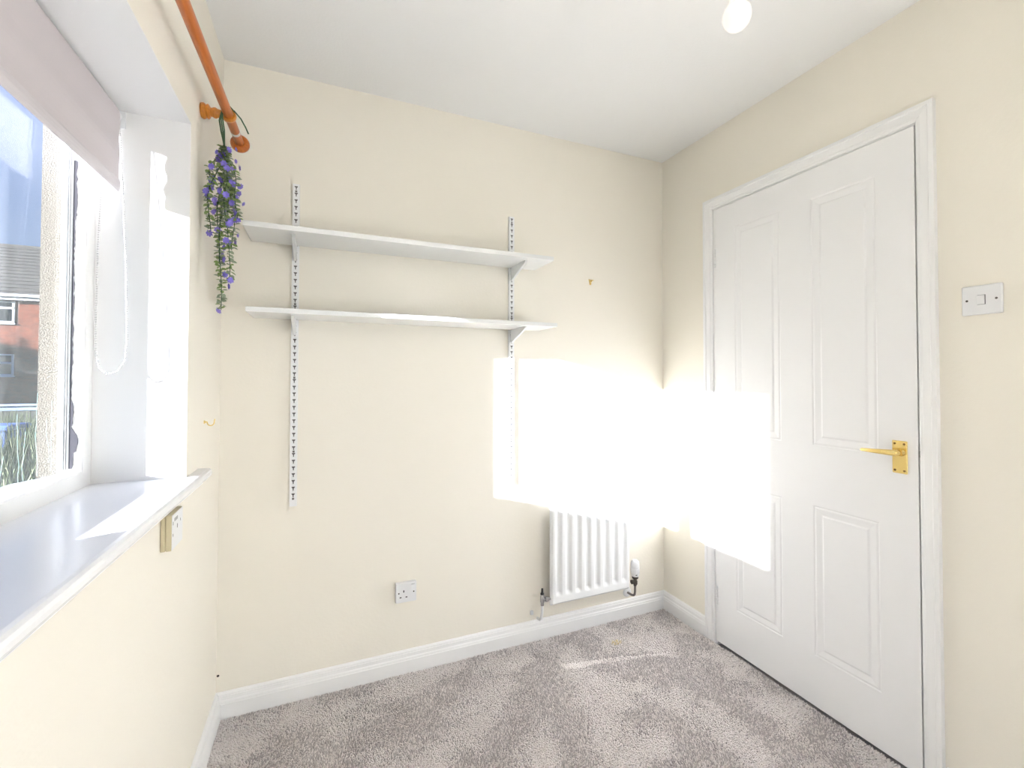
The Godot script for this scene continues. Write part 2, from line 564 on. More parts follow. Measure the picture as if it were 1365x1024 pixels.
# ---------------------------------------------------------------- the window
func window() -> void:
	var w := Node3D.new()
	w.name = "window_1"
	add_child(w)
	structure(w, "white painted window with two panes in a deep recess", "window")
	var fx := -2.222   # room face of the frame
	var fo := -2.268   # outer face
	var y0 := 0.936
	var y1 := 1.917
	var z0 := 0.4185
	var z1 := 1.555
	var jn := 0.466
	var mu := [1.0, 1.08]
	var jf := 1.51
	var st := st_new()
	box(st, Vector3(fo, y0, z0), Vector3(fx, y1, jn), 0.002)
	box(st, Vector3(fo, y0, jf), Vector3(fx, y1, z1), 0.002)
	box(st, Vector3(fo, y1 - 0.055, jn - 0.002), Vector3(fx, y1, jf + 0.002), 0.002)
	var rail := PackedVector2Array([Vector2(fo, y0), Vector2(fx, y0), Vector2(fx, 0.979), Vector2(fx - 0.003, 0.983), Vector2(fx - 0.022, 0.986), Vector2(fo, 0.980)])
	sweep(st, rail, [[Vector3(0, 0, jn - 0.002), Vector3.RIGHT, Vector3.UP], [Vector3(0, 0, jf + 0.002), Vector3.RIGHT, Vector3.UP]])
	obj("frame", st, M["window frame paint"], w)
	st = st_new()
	box(st, Vector3(fo, 0.98, mu[0]), Vector3(fx, y1 - 0.05, mu[1]), 0.003)
	obj("mullion", st, M["window frame paint"], w)
	for g in [[jn, mu[0]], [mu[1], jf]]:
		st = st_new()
		box(st, Vector3(-2.252, 0.984, g[0] - 0.004), Vector3(-2.248, y1 - 0.05, g[1] + 0.004))
		var pane := obj("pane", st, M["grimy window glass"], w)
		for z in [[g[0], g[0] + 0.004], [g[1] - 0.004, g[1]]]:   # edge strips of the sealed unit
			st = st_new()
			box(st, Vector3(-2.257, 0.988, z[0]), Vector3(-2.2525, y1 - 0.056, z[1]))
			obj("edge_strip", st, M["galvanised steel"], pane)
		for z in [[g[0], g[0] + 0.006], [g[1] - 0.006, g[1]]]:   # beads that hold the pane
			st = st_new()
			box(st, Vector3(-2.268, 0.982, z[0] - 0.001), Vector3(-2.2575, y1 - 0.056, z[1]), 0.002)
			obj("glazing_bead", st, M["window frame paint"], w)
	for q in [[0.982, 1.004], [y1 - 0.085, y1 - 0.052]]:   # the far light is an opening sash, its rails standing higher
		st = st_new()
		box(st, Vector3(-2.260, q[0], mu[1] - 0.002), Vector3(fx + 0.002, q[1], jf + 0.002), 0.003)
		obj("sash_rail", st, M["window frame paint"], w)
	weathering(w)
	# window board with a rounded nose, its horns running past the recess
	st = st_new()
	var nose := PackedVector2Array([Vector2(-2.224, 0.914), Vector2(-1.993, 0.914), Vector2(-1.9865, 0.9165), Vector2(-1.984, 0.9225), Vector2(-1.984, 0.930), Vector2(-1.9855, 0.936), Vector2(-1.990, 0.9395), Vector2(-1.996, 0.9405), Vector2(-2.224, 0.9405)])
	sweep(st, nose, [[Vector3(0, 0, 0.4188), Vector3.RIGHT, Vector3.UP], [Vector3(0, 0, 1.553), Vector3.RIGHT, Vector3.UP]])
	var horn := nose.duplicate()
	horn[0].x = -W
	horn[8].x = -W
	sweep(st, horn, [[Vector3(0, 0, 0.292), Vector3.RIGHT, Vector3.UP], [Vector3(0, 0, 0.4188), Vector3.RIGHT, Vector3.UP]])
	sweep(st, horn, [[Vector3(0, 0, 1.553), Vector3.RIGHT, Vector3.UP], [Vector3(0, 0, 1.69), Vector3.RIGHT, Vector3.UP]])
	obj("window_board", st, M["sill gloss"], w)
	st = st_new()   # the small bed moulding under the nose
	var bed := PackedVector2Array([Vector2(-W, 0.895), Vector2(-W + 0.010, 0.895), Vector2(-W + 0.016, 0.899), Vector2(-W + 0.0185, 0.906), Vector2(-W + 0.0185, 0.914), Vector2(-W, 0.914)])
	sweep(st, bed, [[Vector3(0, 0, 0.31), Vector3.RIGHT, Vector3.UP], [Vector3(0, 0, 1.67), Vector3.RIGHT, Vector3.UP]])
	obj("bed_moulding", st, M["white gloss paint"], w)
	st = st_new()
	var osl := PackedVector2Array([Vector2(-2.37, 0.925), Vector2(-2.268, 0.925), Vector2(-2.268, 0.975), Vector2(-2.365, 0.958), Vector2(-2.37, 0.953)])
	sweep(st, osl, [[Vector3(0, 0, 0.442), Vector3.RIGHT, Vector3.UP], [Vector3(0, 0, 1.56), Vector3.RIGHT, Vector3.UP]])
	obj("outside_sill", st, M["outer sill"], w)


func added_glazing() -> void:
	# unseen glazed doors behind the camera, added to let in fill sun and sky
	for k in 2:
		var w := Node3D.new()
		w.name = "window_%d" % (k + 2)
		add_child(w)
		structure(w, ["unseen glazed doors added for fill light in the window wall behind the camera", "unseen glazed doors added for fill light in the wall facing the shelves"][k], "window")
		var ln: float = [1.75, 1.82][k]
		var xf := Transform3D(Basis(Vector3.UP, -PI / 2), Vector3(-W - 0.2, 0, 3.75)) if k == 0 else Transform3D(Basis(), Vector3(-1.92, 0, DEPTH + 0.06))
		var st := st_new()
		for q in [[0.0, 0.05], [ln / 2 - 0.04, ln / 2 + 0.04], [ln - 0.05, ln]]:
			box(st, Vector3(q[0], 0.048, -0.03), Vector3(q[1], 2.102, 0.03), 0.002, xf)
		for q in [[0.048, 0.11], [2.045, 2.102]]:
			box(st, Vector3(0.01, q[0], -0.028), Vector3(ln - 0.01, q[1], 0.028), 0.002, xf)
		obj("frame", st, M["window frame paint"], w)
		for q in [[0.045, ln / 2 - 0.035], [ln / 2 + 0.035, ln - 0.045]]:
			st = st_new()
			box(st, Vector3(q[0], 0.10, -0.002), Vector3(q[1], 2.05, 0.002), 0.0, xf)
			obj("pane", st, M["window glass"], w)


func weathering(w: Node3D) -> void:
	var jn := 0.466
	# flaked paint and perished sealant along the rebate beside the wall
	var st := st_new()
	var y := 0.990
	var wd := 0.006
	while y < 1.74:
		var dy := rng.randf_range(0.004, 0.016)
		var tgt := 0.0035
		if y < 1.012:
			tgt = 0.008
		elif y < 1.075:
			tgt = 0.0155 * sin((y - 1.005) / 0.075 * PI) + 0.002
		elif y > 1.09 and y < 1.135:
			tgt = 0.007
		elif y > 1.6:
			tgt = 0.0065
		var nw := clampf(tgt + rng.randf_range(-0.0015, 0.0015), 0.0012, 0.02)
		var x := -2.2475
		var zz := jn + 0.0012
		quad(st, Vector3(x, y, zz), Vector3(x + wd, y, zz), Vector3(x + nw, y + dy, zz), Vector3(x, y + dy, zz), Vector3(0, 0, 1))
		quad(st, Vector3(x + wd, y, zz), Vector3(x + wd, y, jn), Vector3(x + nw, y + dy, jn), Vector3(x + nw, y + dy, zz), Vector3(1, 0, 0))
		wd = nw
		y += dy
	obj("peeled_sealant", st, M["perished sealant"], w)
	# dried runs of water on the pane
	st = st_new()
	for d in [[0.545, 1.16, 1.0], [0.565, 1.12, 1.02], [0.60, 1.18, 1.0], [0.64, 1.10, 1.0], [0.67, 1.14, 0.995], [0.71, 1.06, 0.99]]:
		var pts := []
		var zz: float = d[0]
		for i in 9:
			pts.append(Vector3(-2.2477, lerpf(d[1], d[2], i / 8.0), zz))
			zz += rng.randf_range(-0.004, 0.004)
		tube(st, pts, 0.00045, 5)
	obj("water_mark", st, M["dried water mark"], w)


func outer_wall() -> void:
	var st := st_new()
	var fo := -2.268
	var ox := -2.318
	box(st, Vector3(ox, -0.3, -1.5), Vector3(fo, 0.952, 3.75))
	box(st, Vector3(ox, -0.3, 3.75), Vector3(fo, 0.05, DEPTH + 0.1))
	box(st, Vector3(ox, 1.905, -1.5), Vector3(fo, 3.0, 3.75))
	box(st, Vector3(ox, 2.1, 3.75), Vector3(fo, 3.0, DEPTH + 0.1))
	box(st, Vector3(ox, 0.95, -1.5), Vector3(fo, 1.907, 0.442))
	box(st, Vector3(ox, 0.95, 1.56), Vector3(fo, 1.907, 3.75))
	box(st, Vector3(ox, 0.05, 5.5), Vector3(fo, 2.1, DEPTH + 0.1))
	structure(obj("wall_outer", st, M["roughcast"]), "pale roughcast outside wall beside the glass", "wall")


func blind() -> void:
	var b := thing("roller_blind", "pale mauve roller blind drawn partly down inside the window recess", "blind")
	var st := st_new()
	var zr := 0.455
	var ze := 1.53
	var n := 14
	# cloth: over the roller, then straight down, a slight ripple along the edge
	var prof := []
	for i in 7:
		var a := PI * 0.5 - PI * 0.5 * i / 6.0
		prof.append(Vector2(-2.183 + 0.019 * cos(a), 1.893 + 0.019 * sin(a)))
	for i in range(1, n + 1):
		prof.append(Vector2(-2.164 + 0.0012 * sin(i * 0.9), 1.893 - (1.893 - 1.722) * i / n))
	for side in [0.0, -0.0007]:
		for i in prof.size() - 1:
			var p: Vector2 = prof[i]
			var q: Vector2 = prof[i + 1]
			var nn := Vector3(p.y - q.y, q.x - p.x, 0).normalized() * (1.0 if side == 0.0 else -1.0)
			var za := zr + (0.0015 * sin(i * 1.3) if i > 6 else 0.0)
			var zb := zr + (0.0015 * sin((i + 1) * 1.3) if i + 1 > 6 else 0.0)
			quad(st, Vector3(p.x + side, p.y, za), Vector3(q.x + side, q.y, zb), Vector3(q.x + side, q.y, ze), Vector3(p.x + side, p.y, ze), nn)
	obj("cloth", st, M["blind cloth"], b)
	st = st_new()   # pocket hem with the bar inside
	var hem := PackedVector2Array()
	for i in 12:
		var a := TAU * i / 12.0
		hem.append(Vector2(-2.1645 + 0.0042 * cos(a), 1.7065 + 0.0165 * sin(a)))
	sweep(st, hem, [[Vector3(0, 0, zr + 0.001), Vector3.RIGHT, Vector3.UP], [Vector3(0, 0, ze), Vector3.RIGHT, Vector3.UP]])
	obj("hem_bar", st, M["blind hem"], b)
	st = st_new()
	lathe(st, [[0, 0], [0.0185, 0], [0.0185, 1.075], [0, 1.075]], 20, Transform3D(Basis(Vector3.RIGHT, PI / 2), Vector3(-2.183, 1.893, 0.455)))
	obj("roller", st, M["blind cloth"], b)
	for z in [[0.4205, 0.4235], [1.548, 1.551]]:
		st = st_new()
		box(st, Vector3(-2.207, 1.868, z[0]), Vector3(-2.162, 1.9155, z[1]), 0.001)
		obj("bracket", st, M["white plastic"], b)
	st = st_new()
	lathe(st, [[0, 0], [0.0165, 0], [0.0165, 0.004], [0.013, 0.006], [0.013, 0.012], [0.0165, 0.014], [0.0165, 0.018], [0, 0.018]], 20, Transform3D(Basis(Vector3.RIGHT, PI / 2), Vector3(-2.183, 1.893, 0.435)))
	obj("chain_wheel", st, M["white plastic"], b)
	# bead chain: a long hanging loop
	var ctrl := [Vector3(-2.1975, 1.893, 0.444), Vector3(-2.198, 1.75, 0.449), Vector3(-2.204, 1.55, 0.452), Vector3(-2.2055, 1.36, 0.454), Vector3(-2.204, 1.28, 0.455), Vector3(-2.196, 1.237, 0.456), Vector3(-2.180, 1.222, 0.456), Vector3(-2.160, 1.228, 0.455), Vector3(-2.146, 1.255, 0.454), Vector3(-2.1425, 1.31, 0.452), Vector3(-2.148, 1.50, 0.450), Vector3(-2.160, 1.73, 0.447), Vector3(-2.1695, 1.893, 0.444)]
	var cv := Curve3D.new()
	for i in ctrl.size():
		var t: Vector3 = (ctrl[mini(i + 1, ctrl.size() - 1)] - ctrl[maxi(i - 1, 0)]) / 6.0
		cv.add_point(ctrl[i], -t, t)
	var L := cv.get_baked_length()
	var cnt := int(L / 0.006)
	var ss := SphereMesh.new()
	ss.radius = 0.00225
	ss.height = 0.0045
	ss.radial_segments = 8
	ss.rings = 5
	var mm := MultiMesh.new()
	mm.transform_format = MultiMesh.TRANSFORM_3D
	mm.mesh = ss
	mm.instance_count = cnt
	var line := []
	for i in cnt:
		var p := cv.sample_baked(L * i / cnt)
		mm.set_instance_transform(i, Transform3D(Basis(), p))
		line.append(p)
	var o := MultiMeshInstance3D.new()
	o.name = "bead_chain"
	o.multimesh = mm
	o.material_override = M["bead plastic"]
	o.set_meta("kind", "stuff")
	b.add_child(o)
	st = st_new()
	tube(st, line, 0.0006, 4)
	obj("chain_cord", st, M["white plastic"], b)


# ---------------------------------------------------------------- the door
func door() -> void:
	var d := Node3D.new()
	d.name = "door_1"
	add_child(d)
	structure(d, "closed white four panel door with a brass lever handle", "door")
	var za := 0.3555
	var zb := 1.117
	var yb := 0.013
	var yt := 1.994
	# lining with stop
	var st := st_new()
	box(st, Vector3(-0.001, -0.008, 0.324), Vector3(0.101, yt + 0.003, za - 0.0028), 0.001)
	box(st, Vector3(-0.001, -0.008, zb + 0.0018), Vector3(0.101, yt + 0.003, 1.149), 0.001)
	box(st, Vector3(-0.001, yt + 0.0032, 0.324), Vector3(0.101, 2.026, 1.149), 0.001)
	box(st, Vector3(0.038, -0.008, za - 0.003), Vector3(0.06, yt + 0.003, za + 0.012), 0.001)
	box(st, Vector3(0.038, -0.008, zb - 0.012), Vector3(0.06, yt + 0.003, zb + 0.004), 0.001)
	box(st, Vector3(0.038, yt - 0.012, za), Vector3(0.06, yt + 0.004, zb), 0.001)
	obj("lining", st, M["white gloss paint"], d)
	# architrave: an ogee with a stepped outer bead, mitred at the corners
	var prof := PackedVector2Array([Vector2(0, 0), Vector2(0.0475, 0), Vector2(0.0475, 0.0165), Vector2(0.0465, 0.018), Vector2(0.0355, 0.018), Vector2(0.0335, 0.0165), Vector2(0.0325, 0.0145), Vector2(0.024, 0.0135), Vector2(0.0135, 0.0125), Vector2(0.0105, 0.0115), Vector2(0.010, 0.0098), Vector2(0.004, 0.0090), Vector2(0.001, 0.007), Vector2(0, 0.0055)])
	var inn := 0.342   # inner edge by the hinges
	var inf := 1.1222
	var top := 2.001
	var out := Vector3(-1, 0, 0)
	var runs := [
		[[Vector3(0, -0.008, inn), Vector3(0, 0, -1), out], [Vector3(0, top, inn), Vector3(0, 1, -1), out]],
		[[Vector3(0, top, inn), Vector3(0, 1, -1), out], [Vector3(0, top, inf), Vector3(0, 1, 1), out]],
		[[Vector3(0, top, inf), Vector3(0, 1, 1), out], [Vector3(0, -0.008, inf), Vector3(0, 0, 1), out]],
	]
	for r in runs:
		st = st_new()
		sweep(st, prof, r)
		obj("architrave", st, M["white gloss paint"], d)
	# leaf: moulded skin on a height grid; panels have a sunk groove, a bevel and a flat raised field
	var panels := [[0.460, 0.674, 0.966, 1.884], [0.797, 1.011, 0.966, 1.884], [0.460, 0.674, 0.197, 0.746], [0.797, 1.011, 0.197, 0.746]]
	var offs := [0.0, 0.0025, 0.005, 0.0075, 0.011, 0.029, 0.0325, 0.0355, 0.038]
	var hts := [0.0, 0.0014, 0.0020, 0.0010, 0.0006, 0.0032, 0.0028, 0.0009, 0.0006]
	var zs := [za, zb]
	var ys := [yb, yt]
	for p in panels:
		for k in offs:
			for z in [p[0] + k, p[1] - k]:
				if not zs.has(z):
					zs.append(z)
			for y in [p[2] + k, p[3] - k]:
				if not ys.has(y):
					ys.append(y)
	zs.sort()
	ys.sort()
	st = st_new()
	box(st, Vector3(0.001, yb, za), Vector3(0.035, yt, zb), 0.0008)
	var leaf := obj("leaf", st, M["door paint"], d)
	st = st_new()   # stiles and rails: the flat front round the four panels
	var hs := [za, 0.460, 0.674, 0.797, 1.011, zb]
	var vs := [yb, 0.197, 0.746, 0.966, 1.884, yt]
	for i in 5:
		for j in 5:
			if (i == 1 or i == 3) and (j == 1 or j == 3):
				continue
			var a: float = hs[i]
			var b: float = hs[i + 1]
			var c: float = vs[j]
			var e: float = vs[j + 1]
			quad(st, Vector3(-0.0045, c, a), Vector3(-0.0045, c, b), Vector3(-0.0045, e, b), Vector3(-0.0045, e, a), Vector3(-1, 0, 0))
	for y in [yb, yt]:
		quad(st, Vector3(-0.0045, y, za), Vector3(-0.0045, y, zb), Vector3(0.001, y, zb), Vector3(0.001, y, za), Vector3(0, -1 if y == yb else 1, 0))
	for z in [za, zb]:
		quad(st, Vector3(-0.0045, yb, z), Vector3(-0.0045, yt, z), Vector3(0.001, yt, z), Vector3(0.001, yb, z), Vector3(0, 0, -1 if z == za else 1))
	obj("face", st, M["door paint"], leaf)
	for p in panels:
		st = st_new()
		for k in offs.size() - 1:
			var o0: float = offs[k]
			var o1: float = offs[k + 1]
			var x0: float = -0.0045 + hts[k]
			var x1: float = -0.0045 + hts[k + 1]
			var A := [Vector3(x0, p[2] + o0, p[0] + o0), Vector3(x0, p[2] + o0, p[1] - o0), Vector3(x0, p[3] - o0, p[1] - o0), Vector3(x0, p[3] - o0, p[0] + o0)]
			var B := [Vector3(x1, p[2] + o1, p[0] + o1), Vector3(x1, p[2] + o1, p[1] - o1), Vector3(x1, p[3] - o1, p[1] - o1), Vector3(x1, p[3] - o1, p[0] + o1)]
			for s in 4:
				var t := (s + 1) % 4
				var nn: Vector3 = (A[t] - A[s]).cross(B[s] - A[s])
				quad(st, A[s], A[t], B[t], B[s], nn if nn.x < 0.0 else -nn)
		var k2: float = offs[offs.size() - 1]
		var xf: float = -0.0045 + hts[hts.size() - 1]
		quad(st, Vector3(xf, p[2] + k2, p[0] + k2), Vector3(xf, p[2] + k2, p[1] - k2), Vector3(xf, p[3] - k2, p[1] - k2), Vector3(xf, p[3] - k2, p[0] + k2), Vector3(-1, 0, 0))
		obj("panel", st, M["door paint"], leaf)
	# butt hinges, painted over, with knuckles
	for y in [1.728, 0.180]:
		st = st_new()
		for k in 5:
			lathe(st, [[0, 0], [0.0046, 0], [0.0052, 0.0008], [0.0052, 0.0142], [0.0046, 0.015], [0, 0.015]], 12, Transform3D(Basis(), Vector3(-0.0065, y + 0.0162 * k, 0.3542)))
		lathe(st, [[0, 0], [0.003, 0], [0.0035, 0.003], [0, 0.0045]], 10, Transform3D(Basis(), Vector3(-0.0065, y + 0.08, 0.3542)))
		obj("hinge", st, M["white gloss paint"], d)
	# brass lever handle
	var h := obj("handle_backplate", plate_shape(), M["brass"], d)
	for q in [[0.926, 1.0585], [0.926, 1.0835], [1.009, 1.0585], [1.009, 1.0835]]:
		st = st_new()
		lathe(st, [[0.0034, 0], [0.0034, 0.0006], [0.0022, 0.0012], [0, 0.0012]], 12, Transform3D(Basis(Vector3.BACK, PI / 2), Vector3(-0.0095, q[0], q[1])))
		obj("screw", st, M["dark brass"], h)
	st = st_new()
	lathe(st, [[0.0125, 0], [0.0125, 0.002], [0.0098, 0.005], [0.0085, 0.010], [0.0085, 0.016], [0.0100, 0.020], [0.0105, 0.028], [0.0100, 0.036], [0.006, 0.0395], [0, 0.040]], 20, Transform3D(Basis(Vector3.BACK, PI / 2), Vector3(-0.009, 0.983, 1.0745)))
	var fr := []
	for k in 9:
		var t := k / 8.0
		var c := Vector3(-0.040 - 0.004 * sin(t * PI), 0.9835 - 0.003 * t, 1.079 - 0.097 * t)
		fr.append([c, Vector3(-1, 0, 0) * lerpf(0.0090, 0.0060, t), Vector3.UP * lerpf(0.0100, 0.0050, t)])
	fr.append([Vector3(-0.040, 0.9803, 0.9785), Vector3(-1, 0, 0) * 0.004, Vector3.UP * 0.003])
	var oval := PackedVector2Array()
	for k in 16:
		var a := TAU * k / 16.0
		oval.append(Vector2(signf(cos(a)) * pow(absf(cos(a)), 0.6), signf(sin(a)) * pow(absf(sin(a)), 0.6)))
	sweep(st, oval, fr)
	obj("lever", st, M["brass"], h)
	st = st_new()   # latch tongue and keep in the gap by the handle
	box(st, Vector3(0.006, 0.972, zb), Vector3(0.018, 0.996, zb + 0.0045), 0.001)
	box(st, Vector3(-0.0025, 0.955, zb + 0.0034), Vector3(0.022, 1.012, zb + 0.0048), 0.0004)
	box(st, Vector3(-0.006, 0.974, zb + 0.0034), Vector3(-0.002, 0.994, zb + 0.006), 0.0006)
	obj("latch_keep", st, M["chrome"], d)


func plate_shape() -> SurfaceTool:
	var st := st_new()
	box(st, Vector3(-0.0095, 0.9165, 1.051), Vector3(-0.0045, 1.0185, 1.091), 0.0016)
	return st


# ---------------------------------------------------------------- shelves
func upright_face(st: SurfaceTool, w: float, y0: float, y1: float, x: float, z: float, holes: Array) -> void:
	# the front of a slotted upright, with real T-shaped slots every inch
	var a := 0.0056
	var b := 0.0017
	var pitch := 0.0254
	var n := int((y1 - y0 - 0.012) / pitch)
	var top := y1 - 0.008
	var q := func(xa: float, xb: float, ya: float, yb: float) -> void:
		quad(st, Vector3(x + xa, ya, z), Vector3(x + xb, ya, z), Vector3(x + xb, yb, z), Vector3(x + xa, yb, z), Vector3(0, 0, 1))
	q.call(-w, w, top, y1)
	for i in n:
		var t := top - i * pitch
		var s1 := t - 0.0072   # foot of the wide part
		var s2 := t - 0.0145   # foot of the stem
		q.call(-w, -a, s1, t)
		q.call(a, w, s1, t)
		# shoulders slope in from the wide part to the stem
		for s in [-1.0, 1.0]:
			tri(st, Vector3(x + s * a, s1, z), Vector3(x + s * a, t - 0.003, z), Vector3(x + s * b, s1, z), Vector3.BACK, Vector3.BACK, Vector3.BACK)
		q.call(-w, -b, s2, s1)
		q.call(b, w, s2, s1)
		if holes.has(i):   # a countersunk hole for the fixing screw
			var hb := 0.0036
			q.call(-w, -hb, t - 0.0238, t - 0.0166)
			q.call(hb, w, t - 0.0238, t - 0.0166)
			q.call(-w, w, t - 0.0166, s2)
			q.call(-w, w, t - pitch, t - 0.0238)
		else:
			q.call(-w, w, t - pitch, s2)
	q.call(-w, w, y0, top - n * pitch)


func shelving() -> void:
	var rails := [[-1.777, "left hand slotted shelf upright nearer the window, white steel"], [-0.884, "right hand slotted shelf upright nearer the radiator, white steel"]]
	for r in rails:
		var u := thing("shelf_upright", r[1], "shelf upright", Vector3(r[0], 0.727, 0), "slotted shelf uprights")
		var hw := 0.0125
		var y1 := 1.225
		var holes := [0, 6, 17, 28, 39, 46]
		var st := st_new()
		upright_face(st, hw, 0.0, y1, 0.0, 0.0125, holes)
		for s in [-1.0, 1.0]:
			quad(st, Vector3(s * hw, 0, 0), Vector3(s * hw, y1, 0), Vector3(s * hw, y1, 0.0125), Vector3(s * hw, 0, 0.0125), Vector3(s, 0, 0))
		obj("channel", st, M["white enamel"], u)
		st = st_new()   # grey inner faces: the dark behind the slots put into colour
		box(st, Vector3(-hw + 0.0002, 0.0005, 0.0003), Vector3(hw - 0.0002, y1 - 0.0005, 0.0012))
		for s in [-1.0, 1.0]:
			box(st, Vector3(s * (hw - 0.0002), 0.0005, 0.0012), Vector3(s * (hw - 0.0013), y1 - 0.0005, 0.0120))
		obj("slot_shade", st, M["slot shade grey"], u)
		for k in holes:
			st = st_new()
			var yy: float = y1 - 0.008 - k * 0.0254 - 0.0202
			lathe(st, [[0.0034, 0], [0.0034, 0.0006], [0.002, 0.0012], [0, 0.0012]], 10, Transform3D(Basis(Vector3.RIGHT, PI / 2), Vector3(0, yy, 0.0105)))
			obj("screw", st, M["galvanised steel"], u)
	var boards := [[-1.925, -0.770, 1.7145, 0.0175, "upper white shelf board, the higher of the two on the end wall"], [-1.914, -0.752, 1.4315, 0.0165, "lower white shelf board, the one catching a streak of sun"]]
	for k in 2:
		var b: Array = boards[k]
		var s := thing("shelf_board", b[4], "shelf", Vector3(b[0], b[2], 0), "white shelf boards")
		var ln: float = b[1] - b[0]
		var st := st_new()
		box(st, Vector3(0.0007, 0, 0.014), Vector3(ln - 0.0007, b[3], 0.2065), 0.0012)
		obj("board", st, M["shelf laminate"], s)
		st = st_new()
		box(st, Vector3(0.001, 0.0005, 0.2065), Vector3(ln - 0.001, b[3] - 0.0005, 0.2075), 0.0003)
		obj("front_edging", st, M["shelf laminate"], s)
		for e in [[0.0, 0.0007], [ln - 0.0007, ln]]:
			st = st_new()
			box(st, Vector3(e[0], 0.0005, 0.0145), Vector3(e[1], b[3] - 0.0005, 0.206))
			obj("end_edging", st, M["shelf laminate"], s)
		for x in [-1.777, -0.884]:
			var where := "left" if x < -1.5 else "right"
			var what := "upper" if k == 0 else "lower"
			var br := thing("shelf_bracket", "white steel bracket under the %s shelf, clipped into the %s slotted upright" % [what, where], "bracket", Vector3(x, b[2], 0.0125), "shelf brackets")
			st = st_new()
			var ar := PackedVector2Array([Vector2(0.0, -0.058), Vector2(0.010, -0.056), Vector2(0.150, -0.010), Vector2(0.158, -0.003), Vector2(0.158, 0.0), Vector2(0.0, 0.0)])
			for sx in [-0.0048, 0.0036]:
				sweep(st, ar, [[Vector3(sx, 0, 0), Vector3.BACK, Vector3.UP], [Vector3(sx + 0.0012, 0, 0), Vector3.BACK, Vector3.UP]])
			obj("side_plate", st, M["white enamel"], br)
			st = st_new()   # folded front edge that joins the two plates
			sweep(st, PackedVector2Array([Vector2(0.0, -0.058), Vector2(0.010, -0.056), Vector2(0.150, -0.010), Vector2(0.158, -0.003), Vector2(0.1565, -0.0015), Vector2(0.149, -0.0087), Vector2(0.009, -0.0547), Vector2(0.0, -0.0566)]), [[Vector3(-0.0048, 0, 0), Vector3.BACK, Vector3.UP], [Vector3(0.0048, 0, 0), Vector3.BACK, Vector3.UP]])
			obj("front_fold", st, M["white enamel"], br)
			st = st_new()
			box(st, Vector3(-0.0048, -0.0014, 0.0), Vector3(0.0048, -0.0001, 0.158), 0.0004)
			obj("top_flange", st, M["white enamel"], br)
			for yy in [-0.018, -0.048]:
				st = st_new()
				box(st, Vector3(-0.0014, yy - 0.006, -0.008), Vector3(0.0014, yy, 0.004))
				obj("hook", st, M["white enamel"], br)


